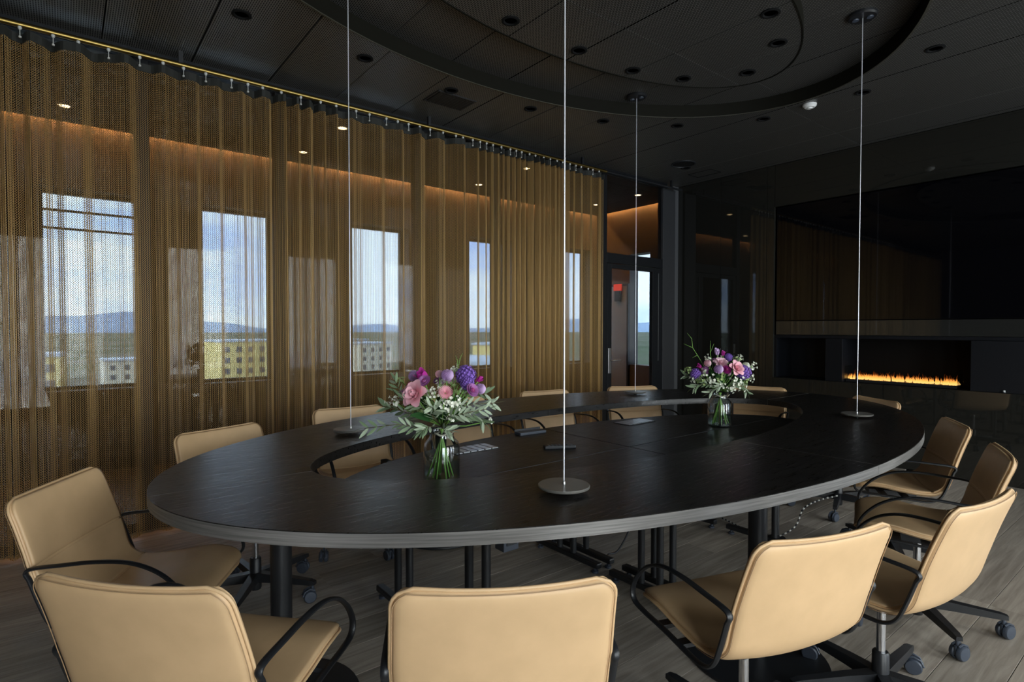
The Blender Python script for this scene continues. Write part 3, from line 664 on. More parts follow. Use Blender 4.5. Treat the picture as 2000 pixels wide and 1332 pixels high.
me = b.mesh('caster', 40); me.materials.append(M['caster']); CH['caster'] = me

def make_chair(x, y, face, label, star=0.0):
    c = empty('swivel_chair', (x, y, 0), R(face - 90)); tag(c, label, 'chair', 'tan leather swivel chairs around the oval table')
    for k in ('seat_shell', 'seat_pad', 'lumbar_pad', 'backrest_pad', 'piping', 'back_seam', 'tilt_mechanism', 'lever', 'gas_lift', 'column_sleeve'): inst(k, CH[k], c)
    inst('armrest', CH['armrest_r'], c); inst('armrest', CH['armrest_l'], c)
    for k in range(5):
        l = inst('leg', CH['leg'], c, (0, 0, 0), (0, 0, R(star + 72 * k)))
        inst('caster', CH['caster'], l, (0, .30, 0), (0, 0, R(37 * ((k * 7 + int(abs(x) * 13)) % 9))))
    return c
def chair_top(tx, ty, face, label, star=0.0, back=.30):
    a = R(face); return make_chair(tx + back * math.cos(a), ty + back * math.sin(a), face, label, star)
P_ = 'tan leather swivel chair '
chair_top(-1.37, .09, 132, P_ + 'seen from behind in the lower left corner, right arm loop showing', 10, .283)
chair_top(-2.40, -.03, 59, P_ + 'at the left edge facing the table with its seat in view', 36, .283)
chair_top(-3.18, .60, 21, P_ + 'across the table at left, back rising clear against the curtain', 20)
chair_top(-3.50, 1.42, -4, P_ + 'beyond the table behind the left hanging wire', 5)
chair_top(-3.47, 2.22, -5, P_ + 'hidden behind the near bouquet, glimpsed through the table opening', 30)
chair_top(-3.44, 3.04, -11, P_ + 'beyond the table in front of the gathered end of the curtain', 12)
chair_top(-3.22, 3.87, -28, P_ + 'beyond the table in front of the glass door', 44)
chair_top(-2.52, 4.72, -75, P_ + 'at the far table tip behind the far bouquet', 25)
chair_top(-1.55, 4.58, -122, P_ + 'at the far table end below the flames', 50)
chair_top(-.90, 3.76, -151, P_ + 'at right beyond the table tip, facing in, nearest the fireplace wall', 18, .283)
chair_top(-.57, 3.04, -160, P_ + 'second from the fireplace wall on the right', 40, .283)
chair_top(-.44, 2.15, 173, P_ + 'at the right edge with chrome column and star base in view', 62, .283)
chair_top(-.61, 1.49, 162, P_ + 'seen from behind between front middle chair and right edge chair', 8, .283)
chair_top(-.885, .685, 149, P_ + 'square on from behind at the bottom middle', 30, .283)

# ================================================================== HANGING DISC WIRES
for (x, y), w in (((-2.75, 1.13), 'left, beside the near bouquet'), ((-1.335, 1.27), 'at the front middle of the table'), ((-2.94, 3.58), 'far, in front of the glass door'), ((-1.365, 3.70), 'right, in front of the fireplace')):
    e = empty('hanging_disc', (x, y, TZ)); tag(e, 'flat bronze disc on a thin ceiling wire, ' + w, 'pendant', 'discs on wires over the table')
    MB().lathe([(.0001, .012), (.075, .012), (.084, .016), (.085, .021), (.083, .024), (.0001, .0245)], 48).build('disc', M['bronze_disc'], e, smooth=30)
    MB().lathe([(.012, 0), (.012, .012)], 14).build('disc_foot', M['black_metal'], e, smooth=35)
    MB().lathe([(.006, .0245), (.005, .034), (.0025, .036)], 12).build('wire_clamp', M['steel'], e, smooth=35)
    MB().lathe([(.0026, .03), (.0026, HA - TZ - .02)], 8).build('wire', M['wire'], e, smooth=60)
    MB().lathe([(.078, HA - TZ - .0005), (.078, HA - TZ - .012), (.070, HA - TZ - .02), (.0001, HA - TZ - .022)], 32).build('ceiling_rose', M['black_metal'], e, smooth=35)
    for dx in (-.035, .035): MB().lathe([(.019, HA - TZ - .022), (.017, HA - TZ - .028), (.0001, HA - TZ - .029)], 16, (dx, dx * .3, 0)).build('lens', M['caster'], e, smooth=35)

# ================================================================== CURTAIN
def fold(y):
    """depth of the folds across the track and local phase"""
    t = np.clip((y - 2.55) / .9, 0, 1); t = t * t * (3 - 2 * t)
    lam = .17 * (1 - t) + .092 * t
    return lam, .036 * (1 - t) + .042 * t
_y = np.linspace(-3.7, 4.60, 16601); _lam, _amp = fold(_y)
_jit = .9 + .35 * np.sin(_y * 3.1 + .7) + .25 * np.sin(_y * 7.7)
_ph = np.cumsum(2 * PI / (_lam * np.clip(_jit, .55, 1.6))) * (_y[1] - _y[0])
_xo = _amp * (1 + .35 * np.sin(_y * 5.3 + 1)) * (np.sin(_ph) + .28 * np.sin(2.3 * _ph + 1))
def curtain_path(y0, y1):
    m = (_y >= y0) & (_y <= y1); X = CX + _xo[m]; Y = _y[m]; d = np.r_[0, np.cumsum(np.hypot(np.diff(X), np.diff(Y)))]
    return X, Y, d
def chain_mesh(y0, y1, zb, zt, dcol, drow, rad, name, parent):
    X, Y, d = curtain_path(y0, y1); nk = int(d[-1] / (dcol / 2)); s = np.arange(nk) * dcol / 2
    px, py = np.interp(s, d, X), np.interp(s, d, Y)
    tx, ty = np.gradient(px), np.gradient(py); l = np.hypot(tx, ty); nx, ny = ty / l, -tx / l
    # every second sample is a chain column; links zigzag across it from row to row
    cx_, cy_, ux, uy, mx_, my_ = px[::2], py[::2], tx[::2] / l[::2], ty[::2] / l[::2], nx[::2], ny[::2]; nc = len(cx_)
    nr = int((zt - zb) / drow * 2); z = zb + np.arange(nr) * drow / 2; sg = (-1.0) ** np.arange(nr)
    sway = .008 * np.sin(np.arange(nc) * .11)[:, None] * (1 - z / 3)[None]
    A_ = sg[None] * dcol * .36 * np.ones((nc, 1)); O_ = sg[None] * ((-1.0) ** np.arange(nc))[:, None] * rad * .7
    C = np.stack([cx_[:, None] + ux[:, None] * A_ + mx_[:, None] * O_ + sway, cy_[:, None] + uy[:, None] * A_ + my_[:, None] * O_, np.broadcast_to(z, (nc, nr))], -1)
    V = []
    for k in range(3):
        a = 2 * PI * k / 3 + .5; q = np.stack([ux * math.cos(a) + mx_ * math.sin(a), uy * math.cos(a) + my_ * math.sin(a), np.zeros(nc)], -1) * rad
        V.append(C + q[:, None, :])
    V = np.array(V); idx = np.arange(3 * nc * nr).reshape(3, nc, nr); F = []
    for k in range(3):
        a, b_ = idx[k], idx[(k + 1) % 3]
        F.append(np.stack([a[:, :-1], a[:, 1:], b_[:, 1:], b_[:, :-1]], -1).reshape(-1, 4))
    return np_mesh(name, V.reshape(-1, 3), np.vstack(F), M['chain'], parent)
cu = empty('chain_curtain', (CX, 1.9, 0)); tag(cu, 'brass chain-link curtain hanging in soft folds along the glass partition', 'curtain')
o = chain_mesh(-.75, 4.52, .02, 2.882, .0125, .0135, .0027, 'chain_links', cu); o.matrix_parent_inverse = Matrix.Translation((-CX, -1.9, 0)); o['kind'] = 'stuff'
cu2 = empty('chain_curtain', (CX, -2.2, 0)); tag(cu2, 'second brass chain-link curtain beside the camera, seen only mirrored in the dark wall', 'curtain')
o = chain_mesh(-3.65, -.85, .02, 2.882, .03, .032, .0048, 'chain_links', cu2); o.matrix_parent_inverse = Matrix.Translation((-CX, 2.2, 0)); o['kind'] = 'stuff'
for par_, y0, y1 in ((cu, -.75, 4.52), (cu2, -3.65, -.85)):
    X, Y, d = curtain_path(y0, y1); s = np.arange(0, d[-1], .02); px, py = np.interp(s, d, X), np.interp(s, d, Y); b = MB(); vs = []
    for a, c in zip(px, py): vs += [(a, c, 2.876), (a, c, 2.925)]
    b.add(vs, [(2 * k, 2 * k + 2, 2 * k + 3, 2 * k + 1) for k in range(len(px) - 1)])
    o = b.build('header_tape', M['tape'], par_); o.matrix_parent_inverse = Matrix.Translation((-par_.location.x, -par_.location.y, 0)); md = o.modifiers.new('solid', 'SOLIDIFY'); md.thickness = .003
hook_b = MB().lathe([(.0001, .040), (.009, .038), (.010, .030), (.006, .022), (.0001, .021)], 12).tube([(0, 0, .022), (.004, 0, .008), (.002, 0, -.012)], .0022, 6).lathe([(.0001, -.024), (.007, -.022), (.007, -.014), (.0001, -.012)], 10)
hook_me = hook_b.mesh('glider', 50); hook_me.materials.append(M['hook'])
yk = -.70
while yk < 4.5:
    inst('glider', hook_me, cu, (CX + .004 - CX, yk - 1.9, 2.915)); yk += (.125 if yk < 2.6 else .085) * random.uniform(.75, 1.25)
rd = empty('curtain_rod', (CX, 2.0, 2.965)); tag(rd, 'long brass curtain rod running under the ceiling to the corner', 'curtain rod')
MB().tube([(0, -5.7, 0), (0, 2.56, 0)], .016, 14).build('rod', M['brass'], rd, smooth=50)
MB().tube([(0, 2.56, 0), (0, 3.90, 0)], .012, 12).build('track_end', M['black_metal'], rd, smooth=50, label='dark end of the track past the curtain')
for y in (-5.0, -3.2, -1.4, .4, 2.2, 3.7): MB().box(-.012, .012, y - .012, y + .012, .0, HC - 2.9655).build('bracket', M['black_metal'], rd)

# ================================================================== VASES AND BOUQUETS
RV = Vector((.6196, .7848, 0)); DV = Vector((-.7848, .6196, 0))      # sideways and away, seen from the room's corner
def gm(name, c, rough=.55, sss=0.0, spec=.35):
    m = mat(name, c, rough, spec=spec); return m
FM = {'rose': gm('rose_pink', (.88, .47, .54)), 'pale': gm('pale_pink', (.85, .55, .62)), 'lilac': gm('lilac', (.62, .42, .68)), 'magenta': gm('magenta', (.46, .03, .28)), 'purple': gm('violet', (.22, .11, .46)),
      'mauve': gm('mauve', (.50, .20, .48)), 'white': gm('cream_white', (.82, .83, .70)), 'core': gm('dark_pink_core', (.36, .05, .16)), 'olive': gm('olive_leaf', (.17, .24, .13)), 'olive2': gm('silver_leaf', (.36, .43, .30)), 'green': gm('deep_green_leaf', (.025, .085, .022)),
      'stem': gm('green_stem', (.22, .42, .09)), 'twig': gm('brown_twig', (.13, .11, .06)), 'bud': gm('green_bud', (.32, .42, .16))}
M['vase'] = glass_mat('vase_glass', (.93, .96, .96), 1.6)
M['water'] = glass_mat('water', (.90, .94, .92), .6)
M['twine'] = mat('pale_twine', (.62, .54, .42), .8)
def petal(b, base, out, up, L, Wd, curl, n=5, cupd=.25):
    """one petal starting at base, heading out and curling towards up"""
    side = out.cross(up).normalized(); vs = []
    for i_ in range(n + 1):
        t = i_ / n; p = base + out * (L * t * math.cos(curl * t)) + up * (L * t * math.sin(curl * t)); w = Wd * math.sin(PI * (.12 + .80 * t)) ** .8
        nr = up.lerp(-out, .4)
        for u in (-1, 0, 1): vs.append(p + side * (w * u) + nr * (cupd * w * (abs(u))))
    fs = []
    for i_ in range(n):
        for k in range(2): a = i_ * 3 + k; fs.append((a, a + 1, a + 4, a + 3))
    b.add(vs, fs)
def basis(d):
    d = d.normalized(); a = Vector((0, 0, 1)) if abs(d.z) < .9 else Vector((1, 0, 0)); x = a.cross(d).normalized(); return x, d.cross(x), d
def f_rose(d, r):
    b = MB(); x, y, z = basis(d)
    for ring, (n, rr, lean, L_, Wd, curl) in enumerate(((3, .06, .05, 1.0, .34, .15), (4, .16, .12, 1.05, .44, .1), (5, .28, .22, 1.08, .54, .3), (5, .40, .38, 1.08, .62, .55), (5, .46, .62, 1.05, .64, .9))):
        for k in range(n):
            a = 2 * PI * k / n + ring * .7; o = x * math.cos(a) + y * math.sin(a); dr_ = (z + o * lean).normalized()
            petal(b, o * (rr * r) - z * r * .5, dr_, (o - z * .3).normalized() if ring > 1 else -o, r * L_, r * Wd, curl, 6, -.35 if ring > 1 else .35)
    return b
def f_pompon(d, r, n=130):
    b = MB(); b.sphere((0, 0, 0), r * .62, 12, 8)
    for k in range(n):
        zz = 1 - 2 * (k + .5) / n; a = k * 2.39996; q = math.sqrt(1 - zz * zz); o = Vector((q * math.cos(a), q * math.sin(a), zz)); x, y, _ = basis(o)
        petal(b, o * r * .58, (o + .35 * y).normalized(), x, r * .46, r * .13, .9, 3, .5)
    return b
def f_mum(d, r, n=34, spiky=False):
    b = MB(); x, y, z = basis(d)
    for ring, (m, el, l) in enumerate(((n, .1, 1.0), (n - 6, .45, .88), (n - 12, .85, .72), (max(n - 20, 8), 1.2, .55))):
        for k in range(m):
            a = 2 * PI * k / m + ring * .31; o = ((x * math.cos(a) + y * math.sin(a)) * math.cos(el) + z * math.sin(el)).normalized()
            petal(b, o * r * .18, o, z, r * l * .86, r * (.06 if spiky else .095), .45, 3, .5)
    return b
def f_core(d, r):
    b = MB(); b.sphere(tuple(d.normalized() * r * .42), r * .30, 10, 6); return b
def f_globe(d, r, n=110):
    b = MB(); b.sphere((0, 0, 0), r * .70, 12, 8)
    for k in range(n):
        zz = 1 - 2 * (k + .5) / n; a = k * 2.39996; q = math.sqrt(1 - zz * zz); o = Vector((q * math.cos(a), q * math.sin(a), zz)); x, y, _ = basis(o); c = o * r * random.uniform(.78, 1.0)
        for j in range(5):
            an = j * 2 * PI / 5 + k; petal(b, c, (x * math.cos(an) + y * math.sin(an)), o, r * .22, r * .075, .5, 2, .3)
        b.add([o * r * .5, c, c + x * r * .05], [(0, 1, 2)])
    return b
def f_tulip(d, r):
    b = MB(); x, y, z = basis(d)
    for k in range(6):
        a = 2 * PI * k / 6; o = (x * math.cos(a) + y * math.sin(a)); petal(b, -z * r * .8 + o * r * .15, (z * .92 + o * .40).normalized(), -o, r * 1.9, r * .52, .25 if k % 2 else .05, 6, .4)
    return b
def f_wax(d, r):
    b = MB(); 
    for k in range(13):
        c = Vector((random.gauss(0, .5), random.gauss(0, .5), random.gauss(0, .5))) * r; o = (c + d * .8 * r).normalized(); x, y, z = basis(o)
        for j in range(5):
            a = 2 * PI * j / 5; petal(b, c, (x * math.cos(a) + y * math.sin(a)), z, r * .32, r * .17, .5, 2, .4)
        b.tube([c, c * .4 - d.normalized() * r * .5, -d.normalized() * r * 1.0], .0006, 4)
    return b
def leaf_mesh(name, L, Wd, bend, m):
    b = MB(); n = 6; vs = []
    for i_ in range(n + 1):
        t = i_ / n; w = Wd * math.sin(PI * min(.999, t * .94 + .03)) ** .85; z = bend * t * t * L
        vs += [(-w, L * t, z + w * .25), (0, L * t, z), (w, L * t, z + w * .25)]
    fs = [(i_ * 3 + k, i_ * 3 + k + 1, i_ * 3 + k + 4, i_ * 3 + k + 3) for i_ in range(n) for k in range(2)]
    me = b.add(vs, fs).mesh(name, 179); me.materials.append(m); return me
random.seed(21)
LM = {'olive': leaf_mesh('leaf', .055, .0065, -.15, FM['olive']), 'olive2': leaf_mesh('leaf', .050, .0062, .15, FM['olive2']), 'green': leaf_mesh('leaf', .09, .019, -.35, FM['green'])}
def put_leaf(parent, kind, p, d, roll=0.0, sc=1.0):
    d = Vector(d).normalized(); q = d.to_track_quat('Y', 'Z'); o = inst('leaf', LM[kind], parent, tuple(p)); o.rotation_mode = 'QUATERNION'
    from mathutils import Quaternion
    o.rotation_quaternion = q @ Quaternion((0, 1, 0), roll); o.scale = (sc, sc, sc)
def P3(r, u, z): return RV * r + DV * u + Vector((0, 0, z))
def bouquet(loc, label, vlabel, flowers, sprays, greens, twigs, neckz=.185):
    v = empty('glass_vase', loc); tag(v, vlabel, 'vase', 'glass jar vases on the table')
    o = MB().lathe([(.0001, .0), (.062, .0), (.069, .004), (.0705, .012), (.0705, .135), (.066, .152), (.053, .165), (.047, .176), (.047, .196), (.052, .203), (.0505, .205), (.044, .197), (.044, .176), (.050, .163), (.063, .150), (.0675, .134), (.0675, .014), (.0001, .011)], 40).build('jar', M['vase'], v, smooth=60)
    MB().lathe([(.0001, .0115), (.0672, .0145), (.0672, .088), (.0001, .088)], 36).build('water', M['water'], v, smooth=40)
    bq = empty('bouquet', (loc[0], loc[1], loc[2])); tag(bq, label, 'bouquet', 'tied flower bouquets in glass jars')
    nk = P3(0, 0, neckz)
    # stems in the jar
    for k in range(15):
        a = 2 * PI * k / 15 + random.uniform(-.2, .2); rb = random.uniform(.03, .058); q = .016
        MB().tube([nk + Vector((math.cos(a + PI) * q * .5, math.sin(a + PI) * q * .5, .02)), Vector((math.cos(a) * q * .4, math.sin(a) * q * .4, neckz - .03)), Vector((math.cos(a) * rb, math.sin(a) * rb, .018))], random.uniform(.0022, .0034), 6).build('stem', FM['stem'] if k % 4 else FM['twig'], bq, smooth=179)
    MB().tube([nk + Vector((.026 * math.cos(a), .026 * math.sin(a), .004 * math.sin(3 * a))) for a in np.linspace(0, 2 * PI, 20, endpoint=False)], .004, 6, closed=True).tube([nk + P3(.02, -.018, .0), nk + P3(.05, -.03, .012), nk + P3(.03, -.03, -.004)], .002, 5).build('twine', M['twine'], bq, smooth=179)
    hub = P3(0, 0, neckz + .03)
    for kind, col, r_, u_, z_, rad in flowers:
        p = P3(r_, u_, z_); d = (p - P3(0, .0, neckz + .12) + P3(0, -.06, .03)).normalized()
        fn = {'rose': f_rose, 'pompon': f_pompon, 'mum': f_mum, 'spider': lambda d, r: f_mum(d, r, 30, True), 'globe': f_globe, 'tulip': f_tulip, 'wax': f_wax}[kind]
        o = fn(d, rad).build({'rose': 'rose', 'pompon': 'pompon_flower', 'mum': 'chrysanthemum', 'spider': 'chrysanthemum', 'globe': 'globe_flower', 'tulip': 'tulip', 'wax': 'waxflower_sprig'}[kind], FM[col], bq, smooth=179); o.location = p
        if kind in ('mum',): c = f_core(d, rad).build('flower_core', FM['core'], o, smooth=179)
        MB().tube([hub, hub.lerp(p, .5) + Vector((0, 0, -.01)), p], .0022, 5).build('stem', FM['stem'], bq, smooth=179)
    for pts, kind in sprays:           # olive branches: stem plus paired leaves
        Q = [P3(*q) for q in pts]; MB().tube([hub] + Q, .0016, 5).build('stem', FM['twig'], bq, smooth=179)
        path = catmull([tuple(hub)] + [tuple(q) for q in Q], 8); n = len(path)
        for k in range(5, n, 2):
            t = Vector(path[min(k + 1, n - 1)] - path[max(k - 1, 0)]).normalized(); x, y, _ = basis(t); a = k * 1.3
            for sg_ in (-1, 1): put_leaf(bq, kind if (k + sg_) % 3 else 'olive2', path[k], t * .75 + (x * math.cos(a) + y * math.sin(a)) * sg_ * .65, a, random.uniform(.75, 1.05))
        put_leaf(bq, kind, path[-1], Vector(path[-1] - path[-2]), 0, .9)
    for k in range(greens):
        a = 2 * PI * k / greens + random.uniform(-.3, .3); el = random.uniform(.25, 1.3); d = Vector((math.cos(a) * math.cos(el), math.sin(a) * math.cos(el), math.sin(el)))
        put_leaf(bq, 'green', hub + d * random.uniform(.02, .08) + Vector((0, 0, .0)), d + Vector((0, 0, .2)), random.uniform(-1, 1), random.uniform(.75, 1.15))
    for pts in twigs: MB().tube([P3(*q) for q in pts], [.0016] * (len(pts) - 1) + [.0006], 5).build('twig', FM['stem'], bq, smooth=179)
k1 = 2.2 / 1105
def B1(px, py, u): return ((px - 860) * k1 * (1 + u / 2.2), u, 1.30 - .70 - (py - 640) * k1 * (1 + u / 2.2))
fl1 = [('tulip', 'magenta', *B1(825, 738, -.02), .034), ('pompon', 'lilac', *B1(806, 735, .03), .028), ('mum', 'mauve', *B1(832, 748, -.06), .029), ('rose', 'rose', *B1(811, 769, -.10), .036), ('tulip', 'magenta', *B1(799, 754, .0), .015),
       ('pompon', 'lilac', *B1(873, 733, -.02), .027), ('pompon', 'pale', *B1(854, 731, .03), .018), ('globe', 'purple', *B1(908, 733, 0), .038), ('globe', 'purple', *B1(913, 749, -.03), .028), ('tulip', 'magenta', *B1(932, 742, .03), .017), ('pompon', 'lilac', *B1(937, 760, -.02), .024),
       ('mum', 'mauve', *B1(921, 765, -.06), .030), ('spider', 'rose', *B1(874, 769, -.10), .030), ('wax', 'white', *B1(884, 720, .05), .020), ('wax', 'white', *B1(850, 766, -.08), .022), ('wax', 'white', *B1(886, 793, -.10), .026), ('wax', 'white', *B1(899, 786, -.06), .022), ('wax', 'white', *B1(871, 791, -.11), .020),
       ('wax', 'white', *B1(767, 785, -.02), .024), ('wax', 'bud', *B1(779, 742, .02), .018), ('wax', 'white', *B1(884, 818, -.09), .020), ('wax', 'bud', *B1(790, 776, .02), .030), ('globe', 'mauve', *B1(780, 770, .06), .018), ('rose', 'pale', *B1(868, 742, .10), .03), ('mum', 'mauve', *B1(850, 750, .12), .03), ('wax', 'white', *B1(957, 823, -.02), .012), ('wax', 'bud', *B1(845, 785, -.06), .03), ('wax', 'bud', *B1(905, 770, .02), .03), ('wax', 'white', *B1(858, 752, .03), .025), ('wax', 'bud', *B1(890, 752, .04), .03), ('wax', 'bud', *B1(815, 795, -.03), .032), ('wax', 'white', *B1(835, 775, -.02), .022)]
sp1 = [([B1(820, 836, -.08), B1(780, 830, -.10), B1(715, 838, -.10)], 'olive'), ([B1(880, 815, -.1), B1(915, 808, -.12), B1(955, 800, -.10)], 'olive2'), ([B1(895, 820, -.08), B1(930, 812, -.08), B1(948, 826, -.08)], 'olive'), ([B1(830, 800, -.08), B1(790, 780, -.08), B1(772, 745, -.04)], 'olive'), ([B1(885, 800, -.06), B1(930, 790, -.04), B1(965, 788, -.02)], 'olive2'),
       ([B1(850, 812, -.12), B1(858, 800, -.14), B1(848, 795, -.16)], 'olive2'), ([B1(840, 835, -.08), B1(828, 842, -.10)], 'olive'), ([B1(868, 838, -.09), B1(880, 842, -.10)], 'olive2'), ([B1(815, 815, 0), B1(770, 800, .02), B1(745, 795, .02)], 'olive'), ([B1(860, 790, .1), B1(900, 770, .14), B1(940, 770, .16)], 'olive')]
tw1 = [[B1(880, 790, .0), B1(885, 740, .05), B1(893, 700, .06), B1(898, 690, .06)], [B1(885, 740, .05), B1(888, 705, .06), B1(884, 695, .06)], [B1(885, 740, .05), B1(905, 712, .06)]]
bouquet((-1.90, 1.15, FZ), 'bouquet of pink rose, magenta tulip and violet globes, nearest the camera', 'clear glass jar vase of stems and water, nearest the camera', fl1, sp1, 36, tw1)
k2 = 3.435 / 1105
def B2(px, py, u): return ((px - 1406) * k2, u, 1.30 - .70 - (py - 640) * k2)
fl2 = [('pompon', 'lilac', *B2(1391, 719, -.10), .030), ('rose', 'rose', *B2(1427, 716, -.10), .034), ('rose', 'pale', *B2(1404, 707, -.03), .030), ('mum', 'magenta', *B2(1409, 722, -.07), .030), ('globe', 'purple', *B2(1444, 726, -.06), .042), ('globe', 'purple', *B2(1356, 730, -.02), .032), ('pompon', 'white', *B2(1456, 714, .0), .024),
       ('wax', 'white', *B2(1469, 715, .0), .028), ('tulip', 'lilac', *B2(1402, 688, .02), .024), ('tulip', 'magenta', *B2(1414, 691, .02), .018), ('globe', 'purple', *B2(1427, 699, .04), .024), ('pompon', 'pale', *B2(1378, 709, -.03), .024), ('tulip', 'magenta', *B2(1366, 716, .0), .018), ('wax', 'white', *B2(1384, 701, .02), .024), ('wax', 'white', *B2(1380, 740, -.08), .030),
       ('wax', 'white', *B2(1422, 738, -.10), .026), ('wax', 'white', *B2(1435, 750, -.08), .032), ('wax', 'white', *B2(1460, 738, -.04), .028), ('wax', 'bud', *B2(1342, 722, .0), .026), ('wax', 'white', *B2(1420, 757, -.10), .026), ('globe', 'rose', *B2(1463, 727, .0), .012), ('wax', 'bud', *B2(1365, 742, -.05), .026), ('mum', 'mauve', *B2(1405, 712, .08), .04), ('globe', 'mauve', *B2(1425, 722, .10), .03), ('wax', 'white', *B2(1410, 699, .05), .02), ('wax', 'bud', *B2(1395, 738, -.08), .034), ('wax', 'bud', *B2(1450, 745, -.03), .034), ('wax', 'white', *B2(1350, 738, -.02), .028), ('wax', 'white', *B2(1400, 752, -.09), .026), ('wax', 'bud', *B2(1415, 708, .02), .03), ('wax', 'bud', *B2(1440, 708, .02), .03), ('wax', 'white', *B2(1370, 728, -.04), .026), ('globe', 'mauve', *B2(1380, 725, .03), .026), ('wax', 'white', *B2(1448, 700, .03), .024), ('pompon', 'pale', *B2(1418, 728, -.02), .024)]
sp2 = [([B2(1390, 750, -.06), B2(1365, 748, -.06), B2(1348, 756, -.06)], 'olive'), ([B2(1420, 752, -.06), B2(1440, 752, -.08), B2(1448, 764, -.08)], 'olive'), ([B2(1385, 745, .04), B2(1360, 738, .06), B2(1342, 735, .06)], 'olive'), ([B2(1400, 748, -.1), B2(1386, 754, -.11), B2(1374, 764, -.10)], 'olive2')]
tw2 = [[B2(1392, 740, .03), B2(1372, 705, .04), B2(1357, 680, .05), B2(1339, 672, .05)], [B2(1357, 680, .05), B2(1355, 662, .05), B2(1346, 651, .05)], [B2(1395, 720, .03), B2(1391, 690, .04), B2(1391, 666, .04)], [B2(1391, 690, .04), B2(1398, 672, .04)], [B2(1365, 695, .045), B2(1356, 700, .045)]]
bouquet((-1.91, 3.12, FZ), 'bouquet of pink rose, lilac pompon and white waxflower, farther along the table', 'clear glass jar vase farther along the table', fl2, sp2, 46, tw2)

# ================================================================== SMALL THINGS ON AND UNDER THE TABLE
M['alu'] = mat('anodised_aluminium', (.55, .57, .60), .32, metal=.9)
for (x, y), w in (((-2.30, 1.56), 'behind the near vase'), ((-2.32, 2.82), 'between the near and far bouquets')):
    e = empty('cable_port', (x, y, FZ)); tag(e, 'slatted grey metal cable port set in the inner table ' + w, 'cable port', 'cable ports on the inner tables')
    MB().box(-.065, .065, -.125, .125, .0, .003).build('frame', M['black_metal'], e)
    for k in range(6): yy = -.105 + .042 * k; MB().box(-.058, .058, yy - .017, yy + .017, .003, .0065).build('slat', M['alu'], e)
e = empty('remote_control', (-2.05, 1.92, FZ), R(62)); tag(e, 'black remote control lying on the inner table', 'remote control')
MB().box(-.08, .08, -.022, .022, .0, .017).build('body', M['black_plastic'], e, bevel=.005)
for i_ in range(7):
    for j in range(3): MB().box(-.060 + .019 * i_, -.050 + .019 * i_, -.016 + .012 * j, -.008 + .012 * j, .017, .0185).build('button', M['caster'], e)
e = empty('socket_box', (-2.44, 2.06, FZ), R(86)); tag(e, 'dark socket box standing on the curtain-side edge of the inner table', 'socket box')
MB().box(-.09, .09, -.03, .03, 0, .016).build('body', M['caster'], e, bevel=.003); MB().box(-.09, .09, .028, .033, .016, .026).build('lid', M['black_plastic'], e); MB().lathe([(.004, .0), (.004, .002)], 10, (.0, -.012, .016)).build('stud', M['chrome'], e)
e = MB().tube(catmull([(-2.02, 2.52, .672), (-2.01, 2.53, .5), (-2.03, 2.47, .25), (-2.06, 2.38, .08), (-2.07, 2.30, .066)], 8), .005, 8).build('power_cable', M['black_plastic'], smooth=179); tag(e, 'thin black cable hanging down to a table foot', 'cable')
# cable pole with spine
e = empty('cable_pole', (-1.70, 3.42, 0)); tag(e, 'slim black cable pole on a small round foot beside the right column', 'pole')
MB().lathe([(.0001, 0), (.05, 0), (.05, .01), (.014, .014), (.013, .02), (.013, FZ - .03)], 20).build('pole', M['black_metal'], e, smooth=35)
cs_ = empty('cable_spine', (-1.70, 3.42, 0)); tag(cs_, 'black and white segmented cable spine looping on the floor under the table', 'cable')
path = catmull([(-.55, .10, .012), (-.32, .02, .012), (-.10, -.06, .012), (.02, -.05, .03), (.10, .02, .10), (.12, .08, .20), (.16, .20, .24), (.22, .32, .26)], 7); path = np.array(path)
sd_ = np.r_[0, np.cumsum(np.linalg.norm(np.diff(path, axis=0), axis=1))]; ss = np.arange(0, sd_[-1], .016)
for k, s_ in enumerate(ss):
    a = [np.interp(s_, sd_, path[:, j]) for j in range(3)]; c = [np.interp(min(s_ + .011, sd_[-1]), sd_, path[:, j]) for j in range(3)]
    MB().tube([a, c], .005, 6).build('vertebra', M['hook'] if k % 2 else M['black_plastic'], cs_)

# ================================================================== OUTSIDE: ground, hills, town
M['town_ground'] = noise_color(mat('distant_ground', rough=.95, spec=.1), (.05, .075, .035), (.16, .15, .12), scale=(.006, .006, .006), nscale=1.0, detail=8)
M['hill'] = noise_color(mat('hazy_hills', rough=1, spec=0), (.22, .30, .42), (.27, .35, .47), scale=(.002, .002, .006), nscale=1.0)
g_ = MB().add([(-4500, -3500, -30), (-8, -3500, -30), (-8, 4500, -30), (-4500, 4500, -30)], [(0, 1, 2, 3)]).build('ground', M['town_ground']); tag(g_, 'town ground far below the windows', None, kind='structure')
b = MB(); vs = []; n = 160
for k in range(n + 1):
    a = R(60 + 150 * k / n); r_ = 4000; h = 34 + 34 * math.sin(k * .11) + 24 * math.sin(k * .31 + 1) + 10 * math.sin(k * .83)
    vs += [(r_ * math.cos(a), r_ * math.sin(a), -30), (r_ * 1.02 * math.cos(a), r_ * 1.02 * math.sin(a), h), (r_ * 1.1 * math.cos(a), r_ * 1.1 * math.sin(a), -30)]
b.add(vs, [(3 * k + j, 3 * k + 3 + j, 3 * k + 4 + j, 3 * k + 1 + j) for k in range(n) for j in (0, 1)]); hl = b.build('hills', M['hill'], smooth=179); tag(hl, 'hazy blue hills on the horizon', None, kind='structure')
WM = {'yellow': mat('yellow_render', (.72, .58, .24), .8), 'cream': mat('cream_render', (.62, .58, .48), .8), 'grey': mat('grey_render', (.34, .36, .38), .8), 'white': mat('white_render', (.70, .72, .74), .8), 'brick': mat('brick_render', (.34, .19, .13), .8)}
M['roof'] = mat('zinc_roof', (.40, .46, .55), .5); M['far_glass'] = mat('far_window', (.06, .08, .11), .2)
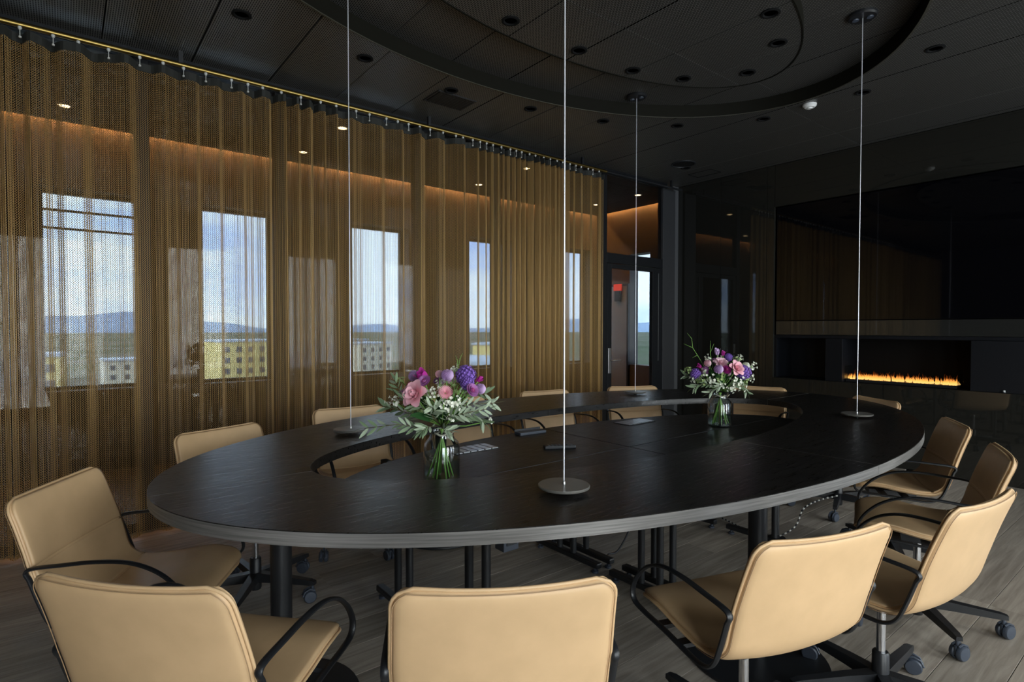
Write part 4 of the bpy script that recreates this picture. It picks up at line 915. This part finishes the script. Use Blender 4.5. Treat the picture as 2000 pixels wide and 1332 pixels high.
def building(x, y, wx, wy, h, col, label, rz=0.0, floors=4, cols=4):
    e = empty('town_building', (x, y, -30), rz); tag(e, label, 'building', 'town buildings beyond the windows')
    MB().box(-wx / 2, wx / 2, -wy / 2, wy / 2, 0, h).build('walls', WM[col], e); MB().box(-wx / 2 - .3, wx / 2 + .3, -wy / 2 - .3, wy / 2 + .3, h, h + .6).build('roof', M['roof'], e)
    wm = MB().box(0, .08, -.7, .7, 0, 1.6).mesh('window'); wm.materials.append(M['far_glass']); top = max(h - 14, 2)
    for f_ in range(floors):
        for c in range(cols): inst('window', wm, e, (wx / 2, -wy / 2 + wy * (c + .5) / cols, h - 3 - 3.2 * f_))
building(-190, 43, 14, 17, 27, 'yellow', 'sunlit yellow block seen through the second tall window', R(8), 4, 5)
building(-150, -5, 12, 9, 25.5, 'yellow', 'sunlit yellow block seen through the first tall window', R(-4), 4, 3)
building(-240, 22, 16, 24, 20, 'cream', 'cream block between the two yellow ones', R(3), 3, 6)
building(-60, 12, 22, 26, 24.5, 'white', 'near white building with a flat zinc roof', 0, 2, 7)
building(-320, 120, 18, 40, 24, 'grey', 'long grey block behind the third tall window', R(20), 3, 8)
building(-210, 92, 14, 16, 25, 'cream', 'cream block beyond the third tall window', R(18), 4, 4)
building(-85, 62, 18, 20, 25, 'brick', 'brick building below the middle windows', R(30), 3, 5)
building(-140, 108, 16, 16, 26, 'yellow', 'yellow block beyond the gathered end of the curtain', R(35), 4, 4)
building(-260, -30, 16, 20, 22, 'grey', 'grey block at the left beyond the first window', R(-6), 3, 5)
building(-120, 180, 20, 20, 27, 'white', 'white block seen towards the glass door', R(50), 4, 5)
M['tree'] = noise_color(mat('tree_foliage', rough=.9, spec=.1), (.02, .05, .015), (.07, .12, .04), scale=(.6, .6, .6), nscale=1.0)
tree_at = [(-105, 34, 13, 'between the near white roof and the yellow block'), (-120, -12, 15, 'left of the first yellow block'), (-95, 96, 14, 'beyond the brick building'), (-170, 66, 16, 'between the yellow and cream blocks'), (-230, 60, 17, 'far off behind the cream block'), (-60, 84, 12, 'nearest the building by the brick house')]
for x, y, h, w in tree_at:
    e = empty('town_tree', (x, y, -30)); tag(e, 'rounded dark green town tree ' + w, 'tree', 'trees below the windows'); b = MB()
    for j in range(6): b.sphere((random.uniform(-2.4, 2.4), random.uniform(-2.4, 2.4), h * random.uniform(.55, .9)), random.uniform(2, 3.6), 9, 6)
    b.build('crown', M['tree'], e, smooth=179); MB().tube([(0, 0, 0), (0, 0, h * .6)], [.5, .25], 7).build('trunk', FM['twig'], e)
